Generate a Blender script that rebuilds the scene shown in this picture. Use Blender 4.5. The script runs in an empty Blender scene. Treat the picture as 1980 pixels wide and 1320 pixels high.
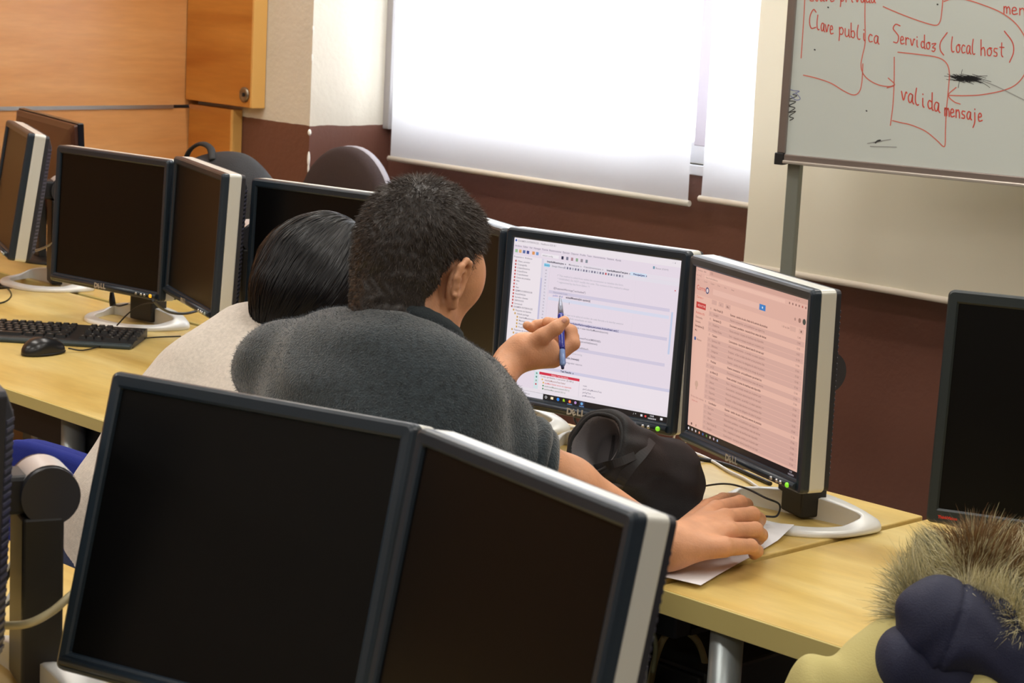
import bpy, bmesh, math, random
import numpy as np
from mathutils import Vector, Matrix
random.seed(7)
rng = np.random.default_rng(7)
scene = bpy.context.scene
COL = scene.collection

# ------------------------------------------------------------------ camera
FPX, PITCH, ROLL, AZ, CH = 4086.498, 0.175392, 0.050877, 0.791791, 1.66955
def _camrot():
    cp, sp = math.cos(PITCH), math.sin(PITCH); c, s = math.cos(ROLL), math.sin(ROLL)
    fwd = np.array([0, cp, -sp]); right = np.array([1., 0, 0]); down = np.array([0, -sp, -cp])
    rows = np.array([c * right - s * down, s * right + c * down, fwd])
    ca, sa = math.cos(AZ), math.sin(AZ)
    Q = np.array([[ca, -sa, 0], [sa, ca, 0], [0, 0, 1.]])
    return (Q @ rows.T).T
CR = _camrot()
CAM = np.array([0, 0, CH])
cam_data = bpy.data.cameras.new('camera')
cam_data.sensor_width = 36.0
cam_data.lens = 36.0 * FPX / 1980.0
cam_data.clip_start = 0.05
cam_data.dof.use_dof = True
cam_data.dof.focus_distance = 3.8
cam_data.dof.aperture_fstop = 13.0
cam = bpy.data.objects.new('camera', cam_data)
COL.objects.link(cam)
m = Matrix.Identity(4)
for i in range(3):
    m[i][0] = CR[0][i]; m[i][1] = -CR[1][i]; m[i][2] = -CR[2][i]; m[i][3] = CAM[i]
cam.matrix_world = m
scene.camera = cam

# ------------------------------------------------------------------ world, lights, exposure
scene.view_settings.view_transform = 'Standard'
scene.view_settings.look = 'None'
scene.view_settings.exposure = 0.0
scene.view_settings.gamma = 1.0
world = bpy.data.worlds.new('sky'); scene.world = world; world.use_nodes = True
bg = world.node_tree.nodes['Background']
bg.inputs[0].default_value = (0.75, 0.87, 1.0, 1); bg.inputs[1].default_value = 1.6

def area(name, loc, rot, sx, sy, power, color=(1, 1, 1)):
    l = bpy.data.lights.new(name, 'AREA'); l.shape = 'RECTANGLE'; l.size = sx; l.size_y = sy
    l.energy = power; l.color = color
    o = bpy.data.objects.new(name, l); o.location = loc; o.rotation_euler = rot; COL.objects.link(o)
    o['kind'] = 'structure'
    return o
# daylight standing outside the window, shining in
area('daylight', (-4.2, 5.3, 2.0), (math.radians(-90), 0, 0), 2.6, 2.2, 165, (0.90, 0.95, 1.0))

# ------------------------------------------------------------------ pixel -> place helpers (measuring only)
def ray(x, y):
    return CR.T @ np.array([(x - 990.0) / FPX, (y - 660.0) / FPX, 1.0])
def J(x, y, d):
    return CAM + ray(x, y) * d
def PZ(x, y, z):
    r = ray(x, y); return CAM + r * (z - CH) / r[2]
def PY(x, y, yy):
    r = ray(x, y); return CAM + r * yy / r[1]
def PP(x, y, o, n):
    r = ray(x, y); return CAM + r * float(np.dot(np.asarray(o) - CAM, n) / np.dot(r, n))

# ------------------------------------------------------------------ materials
def lin(r, g, b):
    out = []
    for c in (r, g, b):
        c /= 255.0
        out.append(c / 12.92 if c <= 0.04045 else ((c + 0.055) / 1.055) ** 2.4)
    return tuple(out) + (1.0,)
MATS = {}
def mat(name, rgb, rough=0.5, metal=0.0, spec=0.5, bump=0.0, bscale=200.0, var=0.0, vscale=8.0, emit=None, estr=1.0, sheen=0.0, coat=0.0):
    if name in MATS: return MATS[name]
    M = bpy.data.materials.new(name); M.use_nodes = True
    nt = M.node_tree; p = nt.nodes['Principled BSDF']
    col = lin(*rgb)
    p.inputs['Base Color'].default_value = col
    p.inputs['Roughness'].default_value = rough; p.inputs['Metallic'].default_value = metal
    p.inputs['Specular IOR Level'].default_value = spec
    p.inputs['Coat Weight'].default_value = coat
    if sheen:
        p.inputs['Sheen Weight'].default_value = sheen; p.inputs['Sheen Roughness'].default_value = 0.5
    if emit:
        p.inputs['Emission Color'].default_value = lin(*emit); p.inputs['Emission Strength'].default_value = estr
    if var or bump:
        tc = nt.nodes.new('ShaderNodeTexCoord')
    if var:
        n = nt.nodes.new('ShaderNodeTexNoise'); n.inputs['Scale'].default_value = vscale; n.inputs['Detail'].default_value = 5
        nt.links.new(tc.outputs['Object'], n.inputs['Vector'])
        r = nt.nodes.new('ShaderNodeValToRGB')
        r.color_ramp.elements[0].position = 0.3; r.color_ramp.elements[1].position = 0.7
        r.color_ramp.elements[0].color = tuple(max(0, c * (1 - var)) for c in col[:3]) + (1,)
        r.color_ramp.elements[1].color = tuple(min(1, c * (1 + var)) for c in col[:3]) + (1,)
        nt.links.new(n.outputs['Fac'], r.inputs['Fac']); nt.links.new(r.outputs['Color'], p.inputs['Base Color'])
    if bump:
        n2 = nt.nodes.new('ShaderNodeTexNoise'); n2.inputs['Scale'].default_value = bscale; n2.inputs['Detail'].default_value = 3
        nt.links.new(tc.outputs['Object'], n2.inputs['Vector'])
        b = nt.nodes.new('ShaderNodeBump'); b.inputs['Strength'].default_value = bump; b.inputs['Distance'].default_value = 0.004
        nt.links.new(n2.outputs['Fac'], b.inputs['Height']); nt.links.new(b.outputs['Normal'], p.inputs['Normal'])
    MATS[name] = M
    return M

def wood(name, c1, c2, c3, sx, sy, sz, rough=0.35, ring=0.6):
    """streaky veneer: noise stretched along one axis"""
    M = bpy.data.materials.new(name); M.use_nodes = True
    nt = M.node_tree; p = nt.nodes['Principled BSDF']; p.inputs['Roughness'].default_value = rough
    tc = nt.nodes.new('ShaderNodeTexCoord'); mp = nt.nodes.new('ShaderNodeMapping'); mp.inputs['Scale'].default_value = (sx, sy, sz)
    nt.links.new(tc.outputs['Object'], mp.inputs['Vector'])
    n = nt.nodes.new('ShaderNodeTexNoise'); n.inputs['Scale'].default_value = 1.0; n.inputs['Detail'].default_value = 6; n.inputs['Distortion'].default_value = ring
    nt.links.new(mp.outputs['Vector'], n.inputs['Vector'])
    r = nt.nodes.new('ShaderNodeValToRGB'); e = r.color_ramp.elements
    e[0].position = 0.3; e[0].color = lin(*c1); e[1].position = 0.72; e[1].color = lin(*c3)
    k = e.new(0.5); k.color = lin(*c2)
    nt.links.new(n.outputs['Fac'], r.inputs['Fac'])
    mp2 = nt.nodes.new('ShaderNodeMapping'); mp2.inputs['Scale'].default_value = (sx * 9, sy * 9, sz * 9)
    nt.links.new(tc.outputs['Object'], mp2.inputs['Vector'])
    n2 = nt.nodes.new('ShaderNodeTexNoise'); n2.inputs['Scale'].default_value = 1.0; n2.inputs['Detail'].default_value = 3
    nt.links.new(mp2.outputs['Vector'], n2.inputs['Vector'])
    mx = nt.nodes.new('ShaderNodeMixRGB'); mx.blend_type = 'MULTIPLY'; mx.inputs['Fac'].default_value = 0.22
    nt.links.new(r.outputs['Color'], mx.inputs['Color1']); nt.links.new(n2.outputs['Fac'], mx.inputs['Color2'])
    nt.links.new(mx.outputs['Color'], p.inputs['Base Color'])
    MATS[name] = M
    return M

def two_tone(name, upper, lower, zsplit):
    """wall paint: pale above, brown dado below a slightly wavy paint line"""
    M = bpy.data.materials.new(name); M.use_nodes = True
    nt = M.node_tree; p = nt.nodes['Principled BSDF']
    g = nt.nodes.new('ShaderNodeNewGeometry'); sep = nt.nodes.new('ShaderNodeSeparateXYZ')
    nt.links.new(g.outputs['Position'], sep.inputs['Vector'])
    n = nt.nodes.new('ShaderNodeTexNoise'); n.inputs['Scale'].default_value = 14; n.inputs['Detail'].default_value = 4
    nt.links.new(g.outputs['Position'], n.inputs['Vector'])
    ma = nt.nodes.new('ShaderNodeMath'); ma.operation = 'MULTIPLY_ADD'; ma.inputs[1].default_value = 0.012; ma.inputs[2].default_value = zsplit - 0.006
    nt.links.new(n.outputs['Fac'], ma.inputs[0])
    gt = nt.nodes.new('ShaderNodeMath'); gt.operation = 'GREATER_THAN'
    nt.links.new(sep.outputs['Z'], gt.inputs[0]); nt.links.new(ma.outputs[0], gt.inputs[1])
    n2 = nt.nodes.new('ShaderNodeTexNoise'); n2.inputs['Scale'].default_value = 3.0; n2.inputs['Detail'].default_value = 6
    nt.links.new(g.outputs['Position'], n2.inputs['Vector'])
    def ramp(c):
        r = nt.nodes.new('ShaderNodeValToRGB'); l = lin(*c)
        r.color_ramp.elements[0].position = 0.3; r.color_ramp.elements[1].position = 0.7
        r.color_ramp.elements[0].color = tuple(x * 0.92 for x in l[:3]) + (1,); r.color_ramp.elements[1].color = tuple(x * 1.06 for x in l[:3]) + (1,)
        nt.links.new(n2.outputs['Fac'], r.inputs['Fac']); return r
    ru, rl = ramp(upper), ramp(lower)
    mx = nt.nodes.new('ShaderNodeMixRGB'); nt.links.new(gt.outputs[0], mx.inputs['Fac'])
    nt.links.new(rl.outputs['Color'], mx.inputs['Color1']); nt.links.new(ru.outputs['Color'], mx.inputs['Color2'])
    nt.links.new(mx.outputs['Color'], p.inputs['Base Color'])
    rr = nt.nodes.new('ShaderNodeMapRange'); rr.inputs['To Min'].default_value = 0.38; rr.inputs['To Max'].default_value = 0.75
    nt.links.new(gt.outputs[0], rr.inputs['Value']); nt.links.new(rr.outputs['Result'], p.inputs['Roughness'])
    b = nt.nodes.new('ShaderNodeBump'); b.inputs['Strength'].default_value = 0.12; b.inputs['Distance'].default_value = 0.01
    n3 = nt.nodes.new('ShaderNodeTexNoise'); n3.inputs['Scale'].default_value = 60; nt.links.new(g.outputs['Position'], n3.inputs['Vector'])
    nt.links.new(n3.outputs['Fac'], b.inputs['Height']); nt.links.new(b.outputs['Normal'], p.inputs['Normal'])
    MATS[name] = M
    return M

def blind_mat(name, rgb, trans):
    M = bpy.data.materials.new(name); M.use_nodes = True
    nt = M.node_tree; p = nt.nodes['Principled BSDF']; out = nt.nodes['Material Output']
    p.inputs['Base Color'].default_value = lin(*rgb); p.inputs['Roughness'].default_value = 0.8
    t = nt.nodes.new('ShaderNodeBsdfTranslucent'); t.inputs['Color'].default_value = lin(*rgb)
    mx = nt.nodes.new('ShaderNodeMixShader'); mx.inputs['Fac'].default_value = trans
    nt.links.new(p.outputs[0], mx.inputs[1]); nt.links.new(t.outputs[0], mx.inputs[2]); nt.links.new(mx.outputs[0], out.inputs['Surface'])
    MATS[name] = M
    return M

def glow(rgb, s=1.0):
    name = 'lit_%02x%02x%02x' % tuple(rgb)
    if name in MATS: return MATS[name]
    M = bpy.data.materials.new(name); M.use_nodes = True
    nt = M.node_tree; p = nt.nodes['Principled BSDF']
    p.inputs['Base Color'].default_value = (0.004, 0.004, 0.004, 1); p.inputs['Roughness'].default_value = 0.4
    p.inputs['Emission Color'].default_value = lin(*rgb); p.inputs['Emission Strength'].default_value = s
    MATS[name] = M
    return M

# ------------------------------------------------------------------ mesh helpers
def tag(o, label=None, cat=None, group=None, kind=None):
    if label: o['label'] = label
    if cat: o['category'] = cat
    if group: o['group'] = group
    if kind: o['kind'] = kind
    return o
def thing(name, label, cat, loc=(0, 0, 0), rz=0.0, group=None):
    o = bpy.data.objects.new(name, None); COL.objects.link(o); o.empty_display_size = 0.05
    o.location = loc; o.rotation_euler = (0, 0, rz)
    return tag(o, label, cat, group)
def link(name, me, parent=None, matrix=None):
    o = bpy.data.objects.new(name, me); COL.objects.link(o)
    if parent is not None: o.parent = parent
    if matrix is not None: o.matrix_local = matrix
    return o
def mesh_of(name, bm, mats, smooth=False):
    me = bpy.data.meshes.new(name)
    bmesh.ops.recalc_face_normals(bm, faces=bm.faces[:])
    bm.to_mesh(me); bm.free()
    for mm in (mats if isinstance(mats, (list, tuple)) else [mats]): me.materials.append(mm)
    if smooth:
        for p in me.polygons: p.use_smooth = True
    return me
def obj(name, bm, mats, parent=None, smooth=False, matrix=None):
    return link(name, mesh_of(name, bm, mats, smooth), parent, matrix)
def struct(name, bm, mats, smooth=False):
    o = obj(name, bm, mats, None, smooth); o['kind'] = 'structure'; return o
def box(bm, x0, x1, y0, y1, z0, z1, bev=0.0, seg=2, mi=0, M=None):
    r = bmesh.ops.create_cube(bm, size=1.0)
    vs = r['verts']
    for v in vs:
        v.co = Vector((x0 + (v.co.x + .5) * (x1 - x0), y0 + (v.co.y + .5) * (y1 - y0), z0 + (v.co.z + .5) * (z1 - z0)))
    fs = list({f for v in vs for f in v.link_faces})
    for f in fs: f.material_index = mi
    if bev:
        es = list({e for v in vs for e in v.link_edges})
        rr = bmesh.ops.bevel(bm, geom=es, offset=bev, segments=seg, profile=0.5, affect='EDGES')
        vs = list({v for f in rr['faces'] for v in f.verts} | {v for v in vs if v.is_valid})
        for f in rr['faces']: f.material_index = mi
    if M is not None: bmesh.ops.transform(bm, matrix=M, verts=[v for v in vs if v.is_valid])
    return vs
def frame_of(d):
    d = Vector(d).normalized(); a = Vector((0, 0, 1)) if abs(d.z) < 0.9 else Vector((1, 0, 0))
    u = d.cross(a).normalized(); return u, d.cross(u).normalized()
def tube(bm, pts, r, n=10, mi=0, cap=True, flat=1.0):
    pts = [Vector(p) for p in pts]; rings = []; u = None
    for i, p in enumerate(pts):
        d = (pts[min(i + 1, len(pts) - 1)] - pts[max(i - 1, 0)])
        if d.length < 1e-9: d = Vector((0, 0, 1))
        d.normalize()
        if u is None: u, w = frame_of(d)
        else:
            u = (u - d * u.dot(d)).normalized(); w = d.cross(u)
        rr = r[i] if isinstance(r, (list, tuple, np.ndarray)) else r
        rings.append([bm.verts.new(p + u * math.cos(2 * math.pi * k / n) * rr + w * math.sin(2 * math.pi * k / n) * rr * flat) for k in range(n)])
    for a, b in zip(rings[:-1], rings[1:]):
        for k in range(n):
            f = bm.faces.new((a[k], a[(k + 1) % n], b[(k + 1) % n], b[k])); f.material_index = mi; f.smooth = True
    if cap:
        for rg in (rings[0], rings[-1]):
            f = bm.faces.new(rg); f.material_index = mi
    return rings
def smooth_path(pts, n=8):
    """Catmull-Rom through the points"""
    P = [np.asarray(p, float) for p in pts]
    P = [2 * P[0] - P[1]] + P + [2 * P[-1] - P[-2]]
    out = []
    for i in range(1, len(P) - 2):
        for t in np.linspace(0, 1, n, endpoint=False):
            a, b, c, d = P[i - 1], P[i], P[i + 1], P[i + 2]
            out.append(0.5 * ((2 * b) + (-a + c) * t + (2 * a - 5 * b + 4 * c - d) * t * t + (-a + 3 * b - 3 * c + d) * t ** 3))
    out.append(P[-2]); return out
def cyl(bm, p0, p1, r, n=20, mi=0):
    return tube(bm, [p0, p1], r, n, mi)
def lathe(bm, prof, n=24, mi=0, M=None):
    rings = []
    for (r, z) in prof:
        rings.append([bm.verts.new((r * math.cos(2 * math.pi * k / n), r * math.sin(2 * math.pi * k / n), z)) for k in range(n)])
    for a, b in zip(rings[:-1], rings[1:]):
        for k in range(n):
            f = bm.faces.new((a[k], a[(k + 1) % n], b[(k + 1) % n], b[k])); f.material_index = mi; f.smooth = True
    for rg in (rings[0], rings[-1]): bm.faces.new(rg).material_index = mi
    if M is not None: bmesh.ops.transform(bm, matrix=M, verts=[v for rg in rings for v in rg])
def text_mesh(s, size, shear=0.0, bold=0.0):
    """(verts, faces) of flat lettering in the xy plane"""
    cu = bpy.data.curves.new('lettering', 'FONT'); cu.body = s; cu.size = size; cu.shear = shear; cu.offset = bold
    cu.resolution_u = 2
    o = bpy.data.objects.new('lettering', cu)
    me = o.to_mesh()
    vs = [tuple(v.co) for v in me.vertices]; fs = [tuple(p.vertices) for p in me.polygons]
    o.to_mesh_clear(); bpy.data.objects.remove(o); bpy.data.curves.remove(cu)
    return vs, fs
def pydata(name, V, F, mats, smooth=False, mi=None):
    me = bpy.data.meshes.new(name)
    me.from_pydata([tuple(v) for v in V], [], [tuple(f) for f in F])
    for mm in (mats if isinstance(mats, (list, tuple)) else [mats]): me.materials.append(mm)
    if mi is not None: me.polygons.foreach_set('material_index', np.asarray(mi, dtype=np.int32))
    if smooth: me.polygons.foreach_set('use_smooth', np.ones(len(me.polygons), dtype=bool))
    me.update(); return me

# ------------------------------------------------------------------ room
WALLP = two_tone('wall_paint', (216, 208, 193), (110, 72, 60), 1.147)
YB, XB, XC, YC, XL = 4.5, 0.9, -5.17, 4.17, -5.76      # window wall, right end, pier corner, pier face, left wall
bm = bmesh.new(); box(bm, XL - .3, 3.2, -3.2, YB + .3, -.1, 0)
struct('floor', bm, mat('floor_tile', (120, 118, 108), 0.45, var=0.12, vscale=40))
bm = bmesh.new(); box(bm, XL - .3, 3.2, -3.2, YB + .3, 2.9, 3.0)
struct('ceiling', bm, mat('ceiling_paint', (235, 233, 226), 0.9))
bm = bmesh.new()
WX0, WX1, WZ0, WZ1 = -5.13, -3.30, 1.15, 2.55
box(bm, XC, WX0, YB, YB + .22, 0, 2.9)
box(bm, WX1, 3.2, YB, YB + .22, 0, 2.9)
box(bm, WX0, WX1, YB, YB + .22, 0, WZ0); box(bm, WX0, WX1, YB, YB + .22, WZ1, 2.9)
struct('wall_back', bm, WALLP)
bm = bmesh.new(); box(bm, XL - .2, XC, YC, YB + .22, 0, 2.9)
for (z, h, w) in ((1.128, .010, .006), (1.045, .024, .005), (1.015, .016, .0035), (.985, .004, .003), (1.36, .012, .003), (1.45, .008, .003)):
    # chipped plaster on the pier's edge
    mm = Matrix.Translation((XC, YC, z)) @ Matrix.Diagonal((w, w, h, 1))
    r = bmesh.ops.create_icosphere(bm, subdivisions=2, radius=1, matrix=mm)
    for v in r['verts']:
        for f in v.link_faces: f.material_index = 1
struct('wall_pier', bm, [WALLP, mat('bare_plaster', (240, 236, 228), 0.9)])
BEECH = wood('beech_panel', (200, 136, 78), (214, 152, 92), (224, 166, 108), .5, 1.2, 9, 0.3)
BEECH2 = wood('beech_cabinet', (188, 112, 40), (204, 132, 54), (216, 146, 66), 1.2, .5, 9, 0.35)
EDGE = mat('beech_edge', (222, 172, 96), 0.5)
ALU = mat('brushed_aluminium', (176, 172, 166), 0.32, 0.85)
bm = bmesh.new(); box(bm, XL - .2, XL, -3.2, YC, 0, 1.155, 0); box(bm, XL - .2, XL, -3.2, YC, 1.167, 2.9)
struct('wall_left', bm, BEECH)
bm = bmesh.new(); box(bm, XL - .012, XL + .004, -3.2, YC - .1, 1.155, 1.167)
struct('trim_1', bm, ALU)
bm = bmesh.new(); box(bm, 3.2, 3.4, -3.2, YB + .3, 0, 2.9); struct('wall_right', bm, WALLP)
bm = bmesh.new(); box(bm, XL - .3, 3.4, -3.4, -3.2, 0, 2.9); struct('wall_front', bm, WALLP)

# window: frame, mullions, sill, panes
WHITE = mat('white_enamel', (232, 232, 236), 0.4)
wf = bpy.data.objects.new('window_1', None); COL.objects.link(wf); wf.location = (WX0, YB + .1, WZ0); wf['kind'] = 'structure'
def wpart(name, bxs, m):
    bm = bmesh.new()
    for b in bxs: box(bm, b[0] - WX0, b[1] - WX0, b[2] - YB - .1, b[3] - YB - .1, b[4] - WZ0, b[5] - WZ0, 0.002, 1)
    o = obj(name, bm, m, wf); o['kind'] = 'structure'; return o
wpart('window_frame', [(WX0, WX0 + .05, YB + .03, YB + .09, WZ0, WZ1), (WX1 - .05, WX1, YB + .03, YB + .09, WZ0, WZ1),
      (WX0 + .05, WX1 - .05, YB + .03, YB + .09, WZ1 - .05, WZ1), (WX0 + .05, WX1 - .05, YB + .03, YB + .09, WZ0, WZ0 + .06)], WHITE)
wpart('mullion', [(-3.90, -3.84, YB + .028, YB + .085, WZ0 + .05, WZ1 - .05)], mat('mullion_enamel', (205, 196, 205), 0.4))
wpart('window_jamb', [(WX0 - .045, WX0 - .012, YB - .03, YB - .001, WZ0 - .015, WZ1)], mat('jamb_aluminium', (170, 166, 166), 0.4, 0.3))
wpart('window_sill', [(WX0 - .01, WX1, YB - .012, YB + .03, WZ0 - .028, WZ0 + .0)], WHITE)
G = bpy.data.materials.new('window_glass'); G.use_nodes = True
gp = G.node_tree.nodes['Principled BSDF']; gp.inputs['Transmission Weight'].default_value = 1; gp.inputs['Roughness'].default_value = 0; gp.inputs['IOR'].default_value = 1.1
MATS['window_glass'] = G
wpart('pane', [(WX0 + .05, -3.90, YB + .052, YB + .056, WZ0 + .06, WZ1 - .05)], G)
wpart('pane', [(-3.84, WX1 - .05, YB + .052, YB + .056, WZ0 + .06, WZ1 - .05)], G)

# roller blinds
BL = blind_mat('blind_cloth', (232, 232, 236), 0.55); BL3 = blind_mat('cream_blind_cloth', (240, 234, 214), 0.12)
def blind(label, x0, x1, y, z0, z1, m, wob, tilt=0.0, cap=True):
    t = thing('roller_blind', label, 'blind', ((x0 + x1) / 2, y, z0), 0, None)
    nx, nz = 24, 24; V = []; F = []
    xc = (x0 + x1) / 2
    for j in range(nz + 1):
        z = (z1 - z0) * j / nz
        for i in range(nx + 1):
            u = i / nx; x = x0 + (x1 - x0) * u - xc
            ed = wob * (math.sin(z * 6.0 + 1.0) * .6 + math.sin(z * 2.3) * .6)
            V.append((x + ed * (0.5 - u) * 2 * .4, 0.010 * math.sin(u * 9 + z * 2) * wob * 8, z))
    n1 = nx + 1
    for j in range(nz):
        for i in range(nx): F.append((j * n1 + i, j * n1 + i + 1, (j + 1) * n1 + i + 1, (j + 1) * n1 + i))
    link('cloth', pydata('cloth', V, F, m, True), t)
    bm = bmesh.new(); cyl(bm, (x0 - xc - .004, 0, .004), (x1 - xc + .004, 0, .004), .0085, 14)
    obj('bottom_bar', bm, mat('blind_bar', (222, 214, 200), 0.45), t)
    bm = bmesh.new(); cyl(bm, (x0 - xc, 0.0, z1 - z0), (x1 - xc, 0.0, z1 - z0), .025, 16)
    obj('roller', bm, WHITE, t)
    return t
blind('white roller blind glowing in front of the wide window beside the pier', -5.072, -3.812, 4.42, 1.046, 2.7, BL, .012)
blind('narrow glowing white roller blind between the wide blind and the cream blind', -3.774, -3.35, 4.425, 1.064, 2.7, BL, .010)
blind('cream roller blind hanging lowest, behind the whiteboard', -3.558, -1.2, 4.36, 0.913, 2.7, BL3, .02)

# ceiling lights
def ceiling_light(x, y, label):
    t = thing('ceiling_light', label, 'ceiling light', (x, y, 2.86), 0, 'ceiling lights above the frame')
    bm = bmesh.new(); box(bm, -.62, .62, -.16, .16, -.02, .04, .006, 1); obj('housing', bm, WHITE, t)
    bm = bmesh.new(); box(bm, -.6, .6, -.14, .14, -.024, -.0205); obj('diffuser', bm, mat('lamp_diffuser', (255, 255, 255), .5, emit=(255, 246, 230), estr=4.0), t)
    a = area('lamp_light', (x, y, 2.82), (0, 0, 0), 1.2, .28, LAMP, (1.0, .97, .92)); 
    return t
LAMP = 13.2
for yy in (-1.2, 0.7, 2.5, 3.9):
    for xx in (-4.6, -2.4, -.2):
        ceiling_light(xx, yy, 'long white ceiling light fitting')
# ------------------------------------------------------------------ built-in wood cabinet by the pier
t = thing('wall_cabinet', 'orange beech wall cabinet in the corner, with a small round metal lock', 'cabinet', (-5.58, 4.17, 0))
bm = bmesh.new(); box(bm, -.175, .172, -.055, -.002, 1.185, 2.7, .001, 1); obj('door', bm, BEECH2, t)
dr = t.children[0]
bm = bmesh.new(); box(bm, .172, .182, -.055, -.002, 1.184, 2.7, .001, 1); obj('edge_strip', bm, EDGE, t)
bm = bmesh.new(); box(bm, -.175, .053, -.040, -.002, 0, 1.17, .001, 1); obj('lower_panel', bm, BEECH2, t)
bm = bmesh.new(); box(bm, .053, .066, -.040, -.002, 0, 1.17, .001, 1); obj('edge_strip', bm, EDGE, t)
bm = bmesh.new(); lathe(bm, [(.024, 0), (.024, .005), (.019, .008), (.013, .0072), (.006, .004)], 20, 0, Matrix.Translation((.146, -.055, 1.225)) @ Matrix.Rotation(math.radians(90), 4, 'X'))
lock = obj('lock', bm, mat('worn_steel', (150, 140, 125), .35, .9), dr)
bm = bmesh.new(); box(bm, .1435, .1485, -.066, -.0600, 1.219, 1.231, .001, 1); obj('keyhole', bm, mat('dark_slot', (25, 20, 18), .6), lock)

# ------------------------------------------------------------------ desks
MAPLE = wood('maple_desktop', (214, 178, 98), (228, 197, 118), (240, 216, 146), 1.6, 7, 7, 0.3, 1.0)
MAPLE_E = mat('maple_edge', (206, 190, 122), 0.45)
STEEL = mat('painted_steel', (168, 176, 178), 0.35, 0.6)
DKST = mat('dark_steel', (28, 28, 30), 0.5, 0.3)
def desk(label, x0, x1, y0, y1, ztop, th, legs=((.08, .1), (.92, .1), (.08, .9), (.92, .9)), beam=True, legx=None):
    cx, cy = (x0 + x1) / 2, (y0 + y1) / 2
    t = thing('desk', label, 'desk', (cx, cy, 0))
    bm = bmesh.new(); box(bm, x0 - cx, x1 - cx, y0 - cy + .002, y1 - cy, ztop - th, ztop, 0.0025, 2); obj('desktop', bm, MAPLE, t)
    bm = bmesh.new(); box(bm, x0 - cx, x1 - cx, y0 - cy - .0015, y0 - cy + .0025, ztop - th + .001, ztop - .0012, .001, 1); obj('edge_banding', bm, MAPLE_E, t)
    for (fx, fy) in legs:
        lx, ly = x0 - cx + fx * (x1 - x0), y0 - cy + fy * (y1 - y0)
        bm = bmesh.new(); cyl(bm, (lx, ly, .012), (lx, ly, ztop - th), .026, 20); lg = obj('leg', bm, STEEL, t)
        bm = bmesh.new(); cyl(bm, (lx, ly, 0), (lx, ly, .014), .032, 18); obj('foot', bm, DKST, lg)
    if beam:
        bm = bmesh.new(); box(bm, x0 - cx + .05, x1 - cx - .05, y0 - cy + .10, y0 - cy + .14, ztop - th - .10, ztop - th - .002, .003, 1)
        box(bm, x0 - cx + .05, x1 - cx - .05, y0 - cy + .14, y0 - cy + .30, ztop - th - .10, ztop - th - .09)
        obj('cable_tray', bm, DKST, t)
        bm = bmesh.new(); box(bm, x0 - cx + .06, x1 - cx - .06, y1 - cy - .10, y1 - cy - .08, .22, ztop - th - .01, .003, 1)
        obj('modesty_panel', bm, mat('grey_laminate', (96, 102, 96), .5), t)
    return t
DZ = .74
desk('maple desk under the keyboard and the switched-off left monitors', -5.00, -3.478, 2.315, 3.116, DZ, .028, legs=((.08, .1), (.84, .1), (.08, .9), (.92, .9)))
desk('maple desk between the two seated people and the lit monitors', -3.472, -2.088, 2.415, 3.116, DZ, .030, legs=((.23, .1), (.92, .1), (.08, .9), (.92, .9)))
desk('maple desk with a thick front edge and silver leg, nearest the beige coat', -2.080, -.70, 2.393, 3.116, DZ - .004, .041, legs=((.082, .06), (.9, .06), (.08, .9), (.92, .9)), beam=False)
desk('maple desk in the foreground under the three nearest monitors', -3.20, -1.05, .95, 1.712, DZ, .028, beam=False)
desk('maple desk of the far row under the widescreen monitor and backpack', -5.70, -4.15, 3.14, 3.86, DZ, .028)
# ------------------------------------------------------------------ monitors
BEZ = mat('charcoal_bezel', (32, 43, 54), 0.33, 0.0, 0.5, bump=.04, bscale=900)
BACKP = mat('dark_back_plastic', (33, 34, 42), 0.5)
SILV = mat('silver_band', (212, 212, 206), 0.38, 0.25)
SILB = mat('silver_base', (232, 232, 230), 0.36, 0.12)
NECK = mat('black_neck', (34, 33, 34), 0.45)
SCR = mat('dark_screen', (8, 8, 9), 0.32, 0, .2)
KNOB = mat('silver_button', (196, 198, 200), .25, .8)
LOGO = mat('silver_lettering', (190, 190, 188), .35, .6)
CACHE = {}
def rrect(w0, w1, h0, h1, r, n=5):
    pts = []
    for (cx, cz, a0) in ((w1 - r, h1 - r, 0), (w0 + r, h1 - r, 90), (w0 + r, h0 + r, 180), (w1 - r, h0 + r, 270)):
        for k in range(n + 1):
            a = math.radians(a0 + 90 * k / n); pts.append((cx + r * math.cos(a), cz + r * math.sin(a)))
    return pts
def loops(bm, L, close=False, mi=0):
    """L: list of (outline, y)"""
    R = [[bm.verts.new((p[0], y, p[1])) for p in o] for (o, y) in L]
    n = len(R[0])
    for a, b in zip(R[:-1], R[1:]):
        for k in range(n):
            f = bm.faces.new((a[k], a[(k + 1) % n], b[(k + 1) % n], b[k])); f.material_index = mi
    return R
def cached(key, fn):
    if key not in CACHE: CACHE[key] = fn()
    return CACHE[key]
HW, HT, HB, SWH, SHH = .205, .170, .173, .18815, .15055
def me_bezel():
    bm = bmesh.new()
    o = lambda i, r: rrect(-HW + i, HW - i, -HB + i, HT - i, r)
    s = lambda i: rrect(-SWH - i, SWH + i, -SHH - i, SHH + i, .0015)
    loops(bm, [(o(.006, .006), .014), (o(0, .009), .012), (o(0, .009), .002), (o(.0015, .008), -.003), (o(.005, .006), -.0055), (s(.004), -.0045), (s(.0012), -.003), (s(0), .0005), (s(0), .004)])
    # rounded chin along the bottom edge
    tube(bm, [(-HW + .012, -.0045, -HB + .012), (HW - .012, -.0045, -HB + .012)], .0085, 12, 0, True, .7)
    me = mesh_of('bezel', bm, BEZ); return me
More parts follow.
